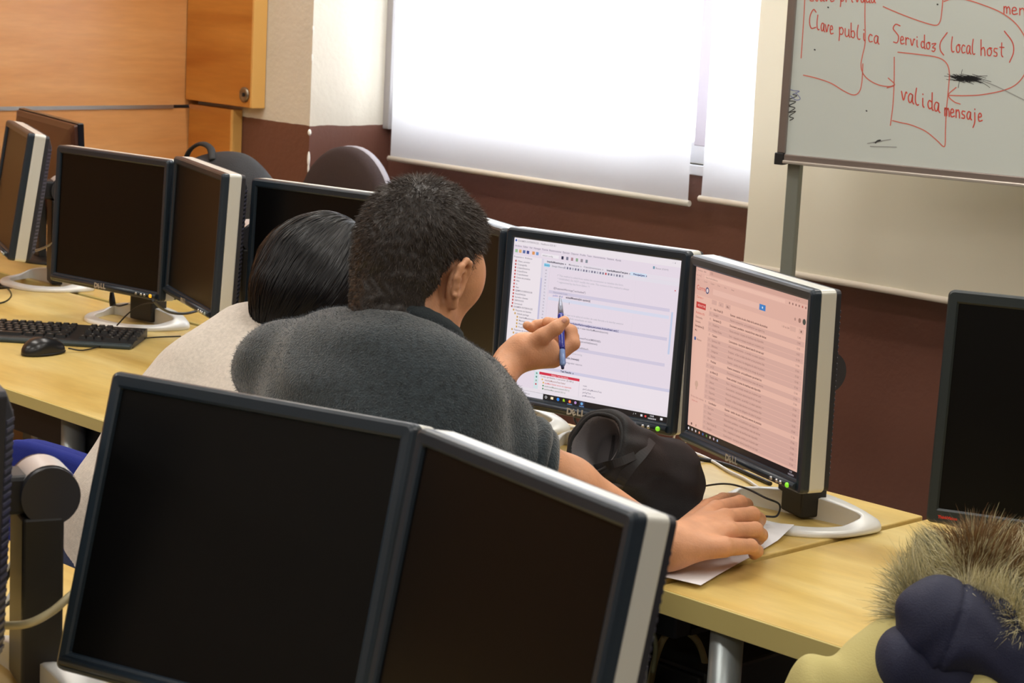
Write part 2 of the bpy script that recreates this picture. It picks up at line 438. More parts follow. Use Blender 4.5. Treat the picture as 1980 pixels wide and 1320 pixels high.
def me_band():
    bm = bmesh.new(); o = lambda i, r: rrect(-HW + i, HW - i, -HB + i, HT - i, r)
    loops(bm, [(o(.004, .006), .0125), (o(.0006, .008), .0135), (o(.0002, .008), .016), (o(.0002, .008), .040), (o(.0015, .008), .0425), (o(.006, .006), .043)])
    return mesh_of('band', bm, SILV)
def me_back():
    bm = bmesh.new(); o = lambda i, r: rrect(-HW + i, HW - i, -HB + i, HT - i, r)
    R = loops(bm, [(o(.003, .008), .041), (o(.002, .008), .052), (o(.030, .012), .067), (o(.065, .02), .074)])
    bm.faces.new(R[-1]); return mesh_of('back_cover', bm, BACKP)
def me_vent(sx):
    """louvred strip on the sloping side of the back cover: one mesh per side"""
    bm = bmesh.new()
    a, c = (.2010 * sx, .0535), (.1765 * sx, .0665)
    def strip(z0, z1, o0, o1):
        n = Vector((.47 * sx, 0, .0)) ; nx, ny = .47 * sx, .88
        vs = []
        for (x, y) in (a, c):
            for z in (z0, z1):
                for o in (o0, o1): vs.append(bm.verts.new((x + nx * o, y + ny * o, z)))
        for q in ((0, 1, 3, 2), (4, 6, 7, 5), (0, 4, 5, 1), (2, 3, 7, 6), (1, 5, 7, 3), (0, 2, 6, 4)): bm.faces.new([vs[k] for k in q])
    strip(-.150, .142, -.003, -.0008)
    for k in range(29): strip(-.145 + k * .0098, -.1408 + k * .0098, -.001, .0011)
    return mesh_of('vent', bm, mat('vent_plastic', (66, 66, 84), .35))
def me_screen():
    bm = bmesh.new(); box(bm, -SWH - .002, SWH + .002, .0012, .004, -SHH - .002, SHH + .002); return mesh_of('screen', bm, SCR)
def me_base():
    ctrl_o = [(0, -.132), (.055, -.127), (.105, -.104), (.142, -.062), (.162, -.008), (.168, .030), (.158, .052), (.120, .078), (.070, .104), (.034, .120), (0, .124)]
    ctrl_i = [(0, -.104), (.045, -.100), (.085, -.082), (.114, -.050), (.130, -.012), (.136, .008), (.128, .018), (.095, .018), (.060, .018), (.036, .018), (0, .018)]
    def full(c):
        c = [(x * .91, y * .95 + .004) for x, y in c]
        h = smooth_path([(x, y, 0) for x, y in c], 4); h = [(p[0], p[1]) for p in h]
        return h + [(-x, y) for x, y in reversed(h[1:-1])]
    O, I = full(ctrl_o), full(ctrl_i)
    def hh(x, y):
        s = min(1, max(0, (y + .03) / .07)); s = s * s * (3 - 2 * s)
        a = max(0.0, 1 - (abs(x) / .165) ** 2.2)
        return .013 + .034 * s * a
    bm = bmesh.new(); n = len(O); rings = []
    for (ox, oy), (ix, iy) in zip(O, I):
        def L(f): return ox + (ix - ox) * f, oy + (iy - oy) * f
        sec = []
        h = hh(ix, iy)
        for f, z in ((0.04, 0), (0, .003), (0.02, .006 + h * .12), (.12, .006 + h * .35), (.45, h * .85), (.82, h), (.95, h * 1.0), (1.0, h - .002), (1.0, 0)):
            x, y = L(f); sec.append(bm.verts.new((x, y, z)))
        rings.append(sec)
    for i in range(n):
        a, b = rings[i], rings[(i + 1) % n]
        for k in range(len(a)):
            k2 = (k + 1) % len(a)
            f = bm.faces.new((a[k], a[k2], b[k2], b[k])); f.smooth = k not in (7, 8)
    return mesh_of('base', bm, SILB)
def me_neck(h):
    bm = bmesh.new(); box(bm, -.041, .041, .006, .058, .004, h - .03, .004, 2)
    return mesh_of('neck', bm, NECK)
def me_knuckle():
    bm = bmesh.new(); cyl(bm, (-.040, 0, 0), (.040, 0, 0), .037, 28)
    return mesh_of('knuckle', bm, mat('knuckle_plastic', (52, 52, 58), .4))
def me_kcap():
    bm = bmesh.new()
    pts = [(0, -.02 + .0385 * math.cos(a) + .02, .0385 * math.sin(a)) for a in np.linspace(.5, 2.6, 12)]
    R = [[bm.verts.new((x, p[1], p[2])) for x in (-.030, .030)] for p in pts]
    for a, b in zip(R[:-1], R[1:]):
        f = bm.faces.new((a[0], a[1], b[1], b[0])); f.smooth = True
    return mesh_of('knuckle_cap', bm, mat('knuckle_silver', (222, 220, 222), .3, .3))
def me_buttons(power):
    out = []
    for k, x in enumerate((.128, .146, .158, .178)):
        def f(k=k):
            bm = bmesh.new(); lathe(bm, [(.0034, 0), (.0034, .002), (.0024, .0036), (.001, .0042)] if k < 3 else [(.0046, 0), (.0046, .002), (.003, .0036), (.001, .004)], 12)
            mm = KNOB if k < 3 else mat('power_' + power, {'green': (120, 190, 50), 'amber': (232, 170, 40), 'grey': (150, 160, 150)}[power], .3, 0, emit={'green': (120, 215, 40), 'amber': (245, 180, 40), 'grey': None}[power], estr=.7)
            return mesh_of('button', bm, mm)
        out.append((x, cached(('btn', k < 3, power if k == 3 else ''), f), k))
    return out
def me_logo():
    # D, tilted E, L, L
    V = []; F = []
    def add(s, dx, rot, size):
        vs, fs = text_mesh(s, size, 0, .0009); b = len(V)
        cx = sum(v[0] for v in vs) / len(vs); cy = sum(v[1] for v in vs) / len(vs)
        for v in vs:
            x, y = v[0] - cx, v[1] - cy
            V.append((dx + x * math.cos(rot) - y * math.sin(rot), 0, x * math.sin(rot) + y * math.cos(rot)))
        for f in fs: F.append(tuple(b + i for i in f))
    add('D', -.0150, 0, .0165); add('E', -.0045, math.radians(32), .0150); add('L', .0062, 0, .0165); add('L', .0158, 0, .0165)
    return pydata('logo', V, F, LOGO)
MONS = {}
def monitor(key, label, c, yaw, tilt, base_yaw=None, power='grey', group=None, desk_z=DZ, sc_=1.0):
    yaw_r = math.radians(yaw); b = np.array([-math.sin(yaw_r), math.cos(yaw_r), 0])
    root_p = np.array(c) + b * .104 * sc_; hc = (c[2] - desk_z) / sc_
    t = thing('computer_monitor', label, 'monitor', (root_p[0], root_p[1], desk_z), yaw_r, group)
    t.scale = (sc_, sc_, sc_)
    P = Matrix.Translation((0, -.104, hc)) @ Matrix.Rotation(-math.radians(tilt), 4, 'X')
    bz = link('bezel', cached('bezel', me_bezel), t, P)
    link('band', cached('band', me_band), t, P)
    bc = link('back_cover', cached('back', me_back), t, P)
    for sx in (-1, 1): link('vent', cached(('vent', sx), lambda: me_vent(sx)), bc)
    sc = link('screen', cached('screen', me_screen), t, P)
    for x, me, k in me_buttons(power):
        link('power_button' if k == 3 else 'button', me, bz, Matrix.Translation((x, -.0125, -.1612)) @ Matrix.Rotation(math.radians(90), 4, 'X'))
    link('logo', cached('logo', me_logo), bz, Matrix.Translation((-.0035, -.0138, -.1608)))
    q = P @ Vector((0, .074, 0))
    kn_y = .041
    kn = link('knuckle', cached('knuckle', me_knuckle), t, Matrix.Translation((0, min(kn_y, 1), hc - .004)))
    link('knuckle_cap', cached('kcap', me_kcap), kn)
    # short bracket from knuckle to the back of the panel
    bm = bmesh.new(); box(bm, -.03, .03, q.y - .012, kn_y, hc - .028, hc + .022, .006, 2); obj('bracket', bm, BACKP, t)
    link('neck', cached(('neck', round(hc, 3)), lambda: me_neck(hc)), t)
    by = 0 if base_yaw is None else math.radians(base_yaw - yaw)
    link('base', cached('base', me_base), t, Matrix.Translation((0, .041, 0)) @ Matrix.Rotation(by, 4, 'Z') @ Matrix.Translation((0, -.041, 0)))
    MONS[key] = (t, P, sc); return t
monitor('M1', 'lit monitor showing a white code editor, behind the raised hand and pen', (-2.691, 2.858, 1.007), 10.1, 3.07, 5, 'green')
monitor('M2', 'lit monitor showing a salmon-tinted mail list, right of the code editor', (-2.268, 2.806, 1.007), -19.6, -.7, 8, 'green')
monitor('ML', 'switched-off monitor standing behind the keyboard, with an amber power light', (-4.383, 2.913, 1.003), 7.75, 2.96, 2, 'amber')
monitor('ML2', 'switched-off monitor turned sideways, right beside the one behind the keyboard', (-3.992, 2.887, 1.019), -19.5, 3.0, 0, sc_=.97)
monitor('M0', 'switched-off monitor whose left corner shows behind the black-haired person', (-3.633, 2.963, .998), 10.9, 2.7, 4)
monitor('M0b', 'switched-off monitor right behind the short-haired man\'s face, touching the lit editor', (-3.105, 2.900, 1.000), -18.5, .5, 4)
monitor('L0', 'switched-off monitor cut by the left edge of the photo, pale side band showing', (-5.066, 3.044, 1.007), -23.0, 8.5, 0)
monitor('F1', 'large blank monitor in the foreground, left of the nearest pair', (-1.912, 1.445, .986), 15.9, 15.4, 8, sc_=1.07)
monitor('F2', 'blank foreground monitor on the right of the nearest pair, turned with a bright side band', (-1.429, 1.400, 1.033), -10.4, 10.3, 2, sc_=.93)
monitor('FL2', 'foreground monitor at the lower left, seen only as ribbed edge and black neck', (-2.293, 1.266, .997), -20, 2.0, -8)

# thin ThinkVision-style panel on the right desk
def right_monitor():
    c = Vector((-1.864, 2.812, 1.014)); yaw = math.radians(24); hw, hh = .225, .187
    t = thing('computer_monitor', 'black switched-off monitor at the right edge with small red lettering', 'monitor', (c.x - .03 * math.sin(-yaw), c.y + .06, DZ), yaw)
    o = Matrix.Rotation(-yaw, 4, 'Z') @ (c - Vector(t.location)).to_4d()
    P = Matrix.Translation(o.to_3d() + Vector((hw - .01, 0, 0))) @ Matrix.Rotation(math.radians(-4), 4, 'X')
    bm = bmesh.new(); oo = lambda i, r: rrect(-hw + i, hw - i, -hh + i, hh - i, r)
    s = lambda i: rrect(-hw + .018 - i, hw - .018 + i, -hh + .024 - i, hh - .020 + i, .0015)
    loops(bm, [(oo(.004, .006), .02), (oo(0, .009), .018), (oo(0, .009), .002), (oo(.003, .008), -.002), (s(.003), -.002), (s(0), .001), (s(0), .004)])
    bz = obj('bezel', bm, mat('blue_black_bezel', (30, 40, 44), .45), t, False, P)
    bm = bmesh.new(); box(bm, -hw + .016, hw - .016, .002, .005, -hh + .022, hh - .018); obj('screen', bm, SCR, t, False, P)
    bm = bmesh.new(); R = loops(bm, [(oo(.003, .008), .0185), (oo(.006, .01), .030), (oo(.05, .02), .048)]); bm.faces.new(R[-1]); obj('back_cover', bm, BACKP, t, False, P)
    V = []; F = []; vs, fs = text_mesh('ThinkVision', .0064, 0, .0003)
    link('lettering', pydata('lettering', [(v[0], 0, v[1]) for v in vs], fs, mat('red_lettering', (196, 52, 40), .5)), bz, Matrix.Translation((-hw + .019, -.0026, -hh + .009)))
    p0 = P @ Vector((0, .045, -.02))
    bm = bmesh.new(); box(bm, p0.x - .04, p0.x + .04, p0.y - .012, p0.y + .03, .010, p0.z + .06, .005, 2); obj('neck', bm, NECK, t)
    bm = bmesh.new(); lathe(bm, [(.11, 0), (.112, .004), (.10, .011), (.03, .014)], 36, 0, Matrix.Translation((p0.x, p0.y - .02, 0)) @ Matrix.Diagonal((1, .85, 1, 1))); obj('base', bm, NECK, t)
right_monitor()

# widescreen monitor of the far row, seen from behind
def far_monitor():
    yaw = math.radians(166.5 + 0); hw, hh = .27, .165
    c = Vector((-5.415, 3.395, 1.005))
    t = thing('widescreen_monitor', 'glossy black-brown widescreen monitor in the far row, its back facing the camera', 'monitor', (c.x, c.y, DZ), yaw)
    P = Matrix.Translation((0, 0, c.z - DZ)) @ Matrix.Rotation(math.radians(-3), 4, 'X')
    bm = bmesh.new(); oo = lambda i, r: rrect(-hw + i, hw - i, -hh + i, hh - i, r)
    R = loops(bm, [(oo(.002, .004), -.012), (oo(0, .004), -.010), (oo(0, .004), .004), (oo(.002, .004), .006)]); bm.faces.new(R[0]);
    obj('bezel', bm, mat('gloss_black', (22, 24, 32), .2), t, False, P)
    bm = bmesh.new(); box(bm, -hw + .015, hw - .015, -.0130, -.0121, -hh + .02, hh - .015); obj('screen', bm, SCR, t, False, P)
    bm = bmesh.new(); R = loops(bm, [(oo(.004, .006), .0055), (oo(.006, .008), .014), (oo(.02, .02), .022), (oo(.09, .03), .034)]); bm.faces.new(R[-1])
    bc = obj('back_cover', bm, mat('brown_black_plastic', (74, 44, 34), .3), t, False, P)
    vs, fs = text_mesh('LG', .05, 0, .001)
    V = [(-(v[0]) , 0, v[1]) for v in vs]
    # round emblem left of the letters
    n0 = len(V); F = list(fs); k = 28
    for r in (.021, .0185):
        for i in range(k): a = 2 * math.pi * i / k; V.append((.032 + r * math.cos(a), 0, .018 + r * math.sin(a)))
    for i in range(k): F.append((n0 + i, n0 + (i + 1) % k, n0 + k + (i + 1) % k, n0 + k + i))
    link('lettering', pydata('lettering', V, F, mat('faded_lettering', (136, 98, 78), .4)), bc, Matrix.Translation((.060, .0350, .080)) @ Matrix.Rotation(math.radians(9.7), 4, 'X'))
    bm = bmesh.new(); box(bm, -.10, -.065, .0345, .0352, -.105, -.062); obj('sticker', bm, mat('yellowed_label', (196, 168, 120), .6), bc)
    bm = bmesh.new(); box(bm, -.03, .03, .02, .045, .01, c.z - DZ - .03, .006, 2); obj('neck', bm, NECK, t)
    bm = bmesh.new(); lathe(bm, [(.12, 0), (.122, .004), (.11, .011), (.03, .016)], 36, 0, Matrix.Diagonal((1, .8, 1, 1))); obj('base', bm, NECK, t)
far_monitor()
# white sheet behind the left monitors
bm = bmesh.new(); box(bm, -.105, .105, -.001, 0, 0, .24, 0)
o = obj('paper_sheet', bm, mat('paper', (236, 236, 240), .8), None, False, Matrix.Translation((-4.985, 3.30, .742)) @ Matrix.Rotation(math.radians(-20), 4, 'Z') @ Matrix.Rotation(math.radians(-14), 4, 'X'))
tag(o, 'white paper propped upright on the far desk, its corner peeking beside the widescreen monitor', 'paper')

# ------------------------------------------------------------------ screen pictures
def screen_layer(key, items):
    """coloured blocks and lettering lying on the lit panel; coordinates in mm from the top-left corner"""
    t, P, sc = MONS[key]
    V = []; F = []; MI = []; ms = []; idx = {}
    def mi(c):
        c = tuple(c)
        if c not in idx: idx[c] = len(ms); ms.append(glow(c))
        return idx[c]
    lay = 0.0
    for it in items:
        lay += 0.0000022
        y = .0011 - lay
        if it[0] == 'r':
            _, x, z, w, h, c = it; b = len(V)
            for (px, pz) in ((x, z), (x + w, z), (x + w, z + h), (x, z + h)):
                V.append((-SWH + px / 1000, y, SHH - pz / 1000))
            F.append((b, b + 3, b + 2, b + 1)); MI.append(mi(c))
        elif it[0] == 't':
            _, x, z, s, txt, c = it[:6]; bold = .00016 if len(it) > 6 else 0.00003
            vs, fs = text_mesh(txt, s / 1000, 0, bold); b = len(V); m_ = mi(c)
            for v in vs: V.append((-SWH + x / 1000 + v[0], y, SHH - z / 1000 + v[1]))
            for f in fs: F.append(tuple(b + i for i in f)); MI.append(m_)
        elif it[0] == 'c':
            _, x, z, r, c = it; b = len(V); n = 14
            for k in range(n): a = 2 * math.pi * k / n; V.append((-SWH + (x + r * math.cos(a)) / 1000, y, SHH - (z + r * math.sin(a)) / 1000))
            F.append(tuple(b + k for k in range(n))); MI.append(mi(c))
    me = pydata('display', V, F, ms, False, MI)
    link('display', me, sc)
W_ = 376.3; H_ = 301.1
def editor():
    bgc = (226, 214, 226); pan = (230, 220, 230); g = (120, 112, 130); dk = (70, 66, 84); band = (206, 198, 218); blu = (40, 40, 110)
    red = (206, 60, 60); I = [('r', 0, 0, W_, H_, bgc)]
    I += [('r', 0, 0, W_, 13, (232, 224, 230)), ('c', 4.5, 5, 2.2, (70, 100, 180)), ('t', 9, 7, 5, 'EXAMEN INTERFACES - NetBeans IDE 8.1', (150, 140, 150))]
    I += [('t', 3, 17, 5, 'Archivo  Editar  Ver  Navegar  Fuente  Reestructurar  Ejecutar  Depurar  Profile  Team  Herramientas  Ventana  Ayuda', (130, 124, 140))]
    for k, c in enumerate(((150, 190, 150), (220, 170, 110), (90, 110, 160), (70, 80, 140), (220, 150, 90), (110, 150, 200))): I.append(('r', 4 + k * 9.0 + (4 if k > 3 else 0), 22, 6, 6, c))
    I += [('r', 66, 23, 40, 6, (236, 230, 236)), ('t', 68, 28, 4.5, 'default config', (150, 140, 150))]
    for k, c in enumerate(((40, 40, 70), (120, 120, 140), (170, 130, 140), (140, 170, 140), (150, 140, 150), (130, 140, 150))): I.append(('r', 112 + k * 11, 23, 5, 6, c))
    I += [('r', 316, 17, 4, 5, (110, 150, 170)), ('t', 322, 21.5, 4.5, 'Buscar (Ctrl+I)', (150, 145, 155))]
    I += [('t', 357, 7, 5, '-  x', (120, 120, 130))]
    # project tree
    I += [('r', 0, 33, 68, 217, (233, 224, 230)), ('t', 2, 38, 4.8, 'Proyectos x  Archivos', (120, 112, 126))]
    names = ['Client_servidor', 'Criptografia', 'CriptoSimetrica', 'CriptoDemo', 'CriptoAsimetr', 'Datos de pruebas', 'Hilo', 'Io', 'Net', 'EJEMPLO SERVIDOR', 'HashSHA256', 'Servidor clientes', 'SERVICIOS', 'Servicios2']
    z = 46
    for s in names:
        I += [('r', 6, z - 3.4, 3.4, 3.6, (190, 80, 80)), ('t', 12, z, 4.6, s, (110, 100, 116))]; z += 6.3
    for s, ind in (('EXAMEN INTERFACES', 0), ('Paquetes de fuentes', 5), ('default package', 9), ('InterfazMuestra.java', 15), ('Mensaje.java', 15), ('Principal.java', 15), ('Prueba.java', 15), ('Paquetes de prueba', 5), ('default package', 9), ('InterfazTest.java', 15), ('Bibliotecas', 5), ('Bibliotecas de pr', 5)):
        I += [('r', 5 + ind, z - 3.4, 3.4, 3.6, (200, 160, 90) if ind else (170, 80, 80)), ('t', 11 + ind, z, 4.6, s, dk if 'Principal' in s else (115, 105, 120))]; z += 6.3
    for k, s in enumerate(('EjemploServer', 'InterfazGrafica', 'Practica_red', 'Red', 'Serializa', 'Server', 'Socket', 'Sockets_web', 'Test', 'Web')):
        I += [('r', 6, z - 3.4, 3.4, 3.6, (190, 80, 80)), ('t', 12, z, 4.6, s, red if k == 0 else (115, 105, 120))]; z += 6.3
        if z > 246: break
    I += [('r', 68, 33, 4.5, 217, (214, 208, 222)), ('r', 68.4, 70, 3.6, 110, (190, 186, 214))]
    # editor tabs
    I += [('r', 73, 33, W_ - 73, 7, (226, 218, 228)), ('t', 80, 38.5, 4.8, 'InterfazMuestra.java  x', dk, 1), ('t', 130, 38.5, 4.8, 'Mensaje.java  x', g), ('t', 164, 38.5, 4.8, 'CriptoSimetrica.java  x', g), ('t', 216, 38.5, 4.8, 'InterfazMuestraTest.java  x', dk, 1), ('r', 268, 33.5, 36, 6.5, (206, 220, 238)), ('t', 275, 38.5, 4.8, 'Principal.java  x', blu, 1)]
    I += [('r', 73, 40.5, W_ - 73, 7, (224, 218, 228)), ('r', 74, 41, 13, 6, (130, 205, 235)), ('t', 75, 45.6, 4.6, 'Source', (60, 90, 130)), ('t', 92, 45.6, 4.6, 'Design', g), ('t', 106, 45.6, 4.6, 'History', g)]
    for k in range(22):
        I.append(('r', 120 + k * 6.2, 42, 3.6, 4, (196, 80, 90) if k == 15 else ((120, 116, 140) if k % 3 else (176, 170, 186))))
    I += [('r', 73, 48, 12, 190, (222, 214, 226))]
    for k in range(30): I.append(('t', 78, 55 + k * 6.1, 3.6, str(65 + k), (140, 130, 146)))
    I += [('r', 88, 49, .35, 188, (200, 190, 206)), ('r', 282, 49, .3, 188, (214, 206, 216))]
    cg = (178, 172, 184)
    z = 62
    for s in ('/* This method is called from within the constructor to initialize the form.', ' * WARNING: Do NOT modify this code. The content of this method is always', ' * regenerated by the Form Editor. */'):
        I.append(('t', 106, z, 5, s, cg)); z += 6.2
    I += [('t', 100, 87, 5.2, '@SuppressWarnings("unchecked")', (110, 100, 120))]
    I += [('r', 90, 90.5, 270, 6, band), ('t', 100, 95, 4.8, 'Generated Code', (150, 145, 170))]
    I += [('t', 100, 101, 5.2, 'public void', (120, 120, 190)), ('t', 130, 101, 5.2, 'actualMuestra(int opcion){', (80, 74, 90), 1), ('r', 90, 103.5, 270, 6, (212, 214, 232))]
    I += [('t', 138, 112, 6, 'I', g)]
    I += [('t', 114, 134, 5, '// TODO: aqui se le aplica el cambio de cada llamada a la interfaz anterior', cg), ('t', 114, 140, 5, '// mensaje recibido actualizado en tabla.', cg)]
    I += [('r', 90, 144, 270, 6, band), ('t', 98, 148.6, 5, 'private void btnActualizarActionPerformed(java.awt.event.ActionEvent evt) {', blu, 1)]
    for s, x in (('InterfazMuestra modelo = new InterfazMuestra(opcion);', 118), ('modelo.setVisible(true);', 118), ('', 0), ('String dato = modelo.getSelectedValue(lista, MENSAJE);', 118), ('InterfazSeg = Principal.setVal(listener);', 118), ('', 0), ('actualMuestra(opcion);', 118)):
        pass
    z = 155
    for s, x, c in (('InterfazMuestra modelo = new InterfazMuestra(opcion);', 118, (96, 90, 108)), ('setVisible(true);', 130, (130, 120, 170)), ('', 0, g), ('modelo.addElementToList(MENSAJE);', 140, (96, 90, 108)), ('listaSeg = Principal.setVal(listener);', 140, (96, 90, 108)), ('', 0, g), ('jLabel.getSelectedValue();', 140, (96, 90, 108))):
        if s: I.append(('t', x, z, 5, s, c))
        z += 6.2
    I += [('r', 140, 192, 220, 6, band), ('t', 140, 205, 5, 'private javax.swing', cg), ('t', 140, 215, 5, 'valida (mensaje)', (100, 94, 110), 1), ('t', 140, 224, 5, 'string.valor retorno', (130, 124, 140))]
    I += [('r', 364, 96, 4, 78, (190, 200, 226)), ('c', 368, 56, 1.2, red)]
    # results pane
    I += [('r', 73, 238, W_ - 73, 5.5, (204, 200, 222)), ('t', 132, 242.4, 5, 'Test Results  x', dk, 1), ('r', 73, 244, W_ - 73, 40, (232, 222, 230)), ('r', 73, 249, 10, 34, (206, 222, 226))]
    for k, c in enumerate(((90, 150, 130), (80, 130, 120), (150, 170, 160), (200, 60, 80))): I.append(('c', 78, 253 + k * 7, 1.8, c))
    I += [('r', 84, 249, 93, 5, (206, 46, 72)), ('t', 112, 253, 4.2, 'Ningun Test Aprobado', (240, 200, 200)), ('t', 88, 258.5, 4.6, '2 tests aprobados, 1 con error. (0,108 s)', (130, 110, 110))]
    for k, (s, c) in enumerate((('InterfazMuestraTest Failed', (150, 90, 80)), ('testMain Failed: error no esperado', (210, 70, 60)), ('testActualMuestra passed (0,0 s)', (110, 130, 110)), ('testNewMain passed (0,0 s)', (110, 130, 110)))):
        I += [('c', 92 + min(k, 1) * 3, 263 + k * 5.8, 1.7, (220, 170, 60) if k < 2 else (70, 140, 90)), ('t', 98, 264.8 + k * 5.8, 4.4, s, c)]
    for k, s in enumerate(('main', 'getCodingMuestraTest', 'getSigTest', 'getMuestraTest')): I.append(('t', 186, 262 + k * 6.2, 4.6, s, (130, 122, 140)))
    I += [('r', 0, 284, W_, 6, (228, 220, 228)), ('r', 177, 256, .5, 28, (200, 190, 204))]
    # task bar
    tb = (18, 16, 22)
    I += [('r', 0, 290, W_, 11.1, tb), ('r', 9, 290.3, 88, 10.8, (226, 220, 228)), ('c', 14.5, 295.6, 2.6, (90, 90, 120)), ('c', 14.5, 295.6, 1.9, (226, 220, 228)), ('t', 21, 297, 4.6, 'Escribe aqui para buscar', (150, 140, 150))]
    for dx in (0, 2.3):
        for dz in (0, 2.3): I.append(('r', 2.4 + dx, 293.2 + dz, 2, 2, (240, 240, 245)))
    I += [('c', 104, 295.5, 2.6, (230, 230, 235)), ('c', 104, 295.5, 1.7, tb), ('r', 115, 293, 6, 4.8, (240, 226, 190)), ('c', 132, 295.5, 3.2, (40, 130, 220)), ('c', 145, 294.6, 2.2, (150, 200, 40)), ('r', 143, 295.6, 5, 2, (150, 200, 40)), ('c', 159, 295.4, 3.2, (220, 70, 60)), ('c', 159, 295.4, 1.5, (240, 220, 90)), ('c', 172, 295.4, 2.8, (180, 140, 200)), ('r', 181, 290.4, 11, 10.4, (50, 50, 76)), ('c', 186.5, 295.2, 2.8, (110, 170, 220)), ('r', 154, 300, 11, .9, (110, 160, 220)), ('r', 181, 300, 11, .9, (110, 160, 220))]
    I += [('t', 302, 296.6, 5, '/  ^', (230, 230, 235)), ('r', 318, 293.4, 4.4, 4, (220, 220, 230)), ('c', 329, 295.6, 2.2, (220, 70, 70)), ('t', 338, 294.6, 4.2, '13:05', (235, 235, 240)), ('t', 334, 299.4, 4.0, '16/02/2018', (235, 235, 240)), ('r', 361, 293, 5.4, 4.6, (235, 235, 240))]
    screen_layer('M1', I)
def mail():
    b = (224, 178, 162); row = (208, 164, 152); dk = (120, 84, 78); g = (160, 120, 112); I = [('r', 0, 0, W_, H_, b)]
    I += [('r', 0, 0, W_, 9, (206, 160, 146)), ('r', 4, 1.4, 44, 7.6, (222, 178, 164)), ('t', 7, 6.6, 4.6, 'Recibidos - Mail', g), ('r', 52, 2, 9, 5, (190, 146, 134)), ('t', 330, 6.6, 5, '-   o   x', dk)]
    I += [('r', 0, 9, W_, 10, (220, 174, 160)), ('t', 4, 16.4, 5.4, '<  >  C', dk), ('r', 32, 11, 270, 6.4, (228, 184, 168)), ('t', 36, 15.8, 4.6, 'https://mail/u/0/#inbox', g)]
    for k in range(6): I.append(('c', 316 + k * 10, 14.2, 2.0, (180, 90, 80) if k == 4 else (140, 100, 92)))
    I += [('r', 0, 19, W_, 6, (216, 170, 156))]
    for k in range(6): I.append(('t', 6 + k * 24, 23.6, 4.0, ('Aula', 'Correo', 'Campus', 'Drive', 'Foro', 'Notas')[k], g))
    I += [('r', 0, 25, W_, 24, (216, 170, 156)), ('t', 6, 40, 12, 'Correo', (196, 66, 60)), ('c', 44, 37, 6, (60, 70, 110)), ('c', 44, 37, 3.6, (220, 200, 200)), ('r', 64, 31, 156, 10, (224, 180, 166)), ('r', 222, 31, 20, 10, (40, 120, 190)), ('c', 232, 36, 2, (210, 220, 230)), ('c', 350, 38, 4, (150, 110, 100)), ('c', 364, 38, 5, (60, 66, 62)), ('c', 336, 38, 2.6, (170, 130, 120))]
    I += [('t', 8, 55, 6, 'Correo v', (200, 80, 70))]
    for k in range(3): I.append(('r', 62 + k * 24, 50, 17, 8, (206, 162, 150)))
    I += [('t', 92, 56, 5, 'o', dk), ('t', 114, 56, 5, 'Mas', dk), ('t', 296, 58, 5, '1-50 de 384', g), ('r', 322, 51.5, 18, 8, (210, 166, 152)), ('r', 350, 51.5, 14, 8, (210, 166, 152)), ('c', 357, 55.5, 2, dk)]
    I += [('r', 8, 62, 34, 11, (190, 50, 50)), ('t', 13, 69.4, 5.4, 'REDACTAR', (240, 190, 180)), ('t', 8, 83, 5.4, 'Recibidos (35)', (196, 66, 56)), ('t', 8, 91, 5.2, 'Destacados', dk), ('t', 8, 99, 5.2, 'Enviados', dk), ('t', 8, 107, 5.2, 'Borradores (5)', dk, 1), ('t', 8, 115, 5.2, 'Mas', dk), ('c', 10, 129, 3.4, (50, 90, 150)), ('t', 16, 131, 5.2, 'Alumno', dk)]
    I += [('c', 24, 210, 6, (200, 160, 140)), ('r', 21.5, 210, 5, 10, (200, 160, 140)), ('t', 6, 236, 5, 'No hay chats recientes', (170, 120, 112)), ('t', 10, 243, 5, 'Iniciar uno', (196, 110, 100))]
    who = ['Aula Virtual (3)', 'Google+', 'Secretaria (2)', 'Plataforma', 'Profesor Redes', 'Campus', 'Servicios UNI', 'Biblioteca', 'Delegacion', 'Empleo', 'Practicas', 'yo (2)', 'yo, Marta (2)', 'Tienda online', 'Jefatura', 'Comedor', 'Deportes', 'Calendario', 'Coordinador', 'Foro Java', 'Viajes', 'Ofertas']
    what = ['Examen - cambio de aula y fecha de la entrega de practicas', 'Nuevos comentarios - en la publicacion que sigues hoy', 'Documento pendiente - recuerda firmar antes del viernes', 'Nueva actividad - la tarea de interfaces esta disponible', 'Foro - respuesta al mensaje enviado por el alumno ayer', 'Convocatoria - inscripcion abierta hasta fin de mes aqui', 'Aviso de mantenimiento - el servidor no estara operativo', 'Prestamo - el libro se debe devolver en los proximos dias', 'Reunion - se convoca a los delegados de todos los grupos']
    z = 68
    for k in range(24):
        if z > 284: break
        unread = k in (0, 2, 5, 10, 12, 18)
        if not unread: I.append(('r', 54, z - 5.8, W_ - 62, 8.6, row))
        c = dk if unread else (150, 108, 100)
        I += [('r', 58, z - 3.6, 3.4, 3.6, (196, 152, 140)), ('t', 70, z, 5.2, who[k % len(who)], c) + ((1,) if unread else ()), ('t', 128, z, 5.2, what[k % len(what)], c) + ((1,) if unread else ()), ('t', 346, z, 5, ('12:40', '10:05', '16 feb', '15 feb')[min(3, k // 2)], (150, 108, 100))]
        z += 9.35
    tb = (30, 22, 24)
    I += [('r', 0, 290, W_, 11.1, tb)]
    for k, c in enumerate(((230, 225, 230), (200, 190, 195), (200, 190, 195), (235, 150, 120), (40, 90, 160), (70, 130, 60), (210, 190, 170), (200, 170, 190), (150, 170, 200))): I.append(('c', 5 + k * 13, 295.5, 2.4, c))
    I += [('t', 348, 294.6, 4, '13:05', (190, 180, 190)), ('t', 344, 299.4, 4, '16/02/2018', (190, 180, 190)), ('r', 12, 283, 5, 4, (120, 84, 78)), ('r', 30, 283, 2, 4, (120, 84, 78))]
    screen_layer('M2', I)
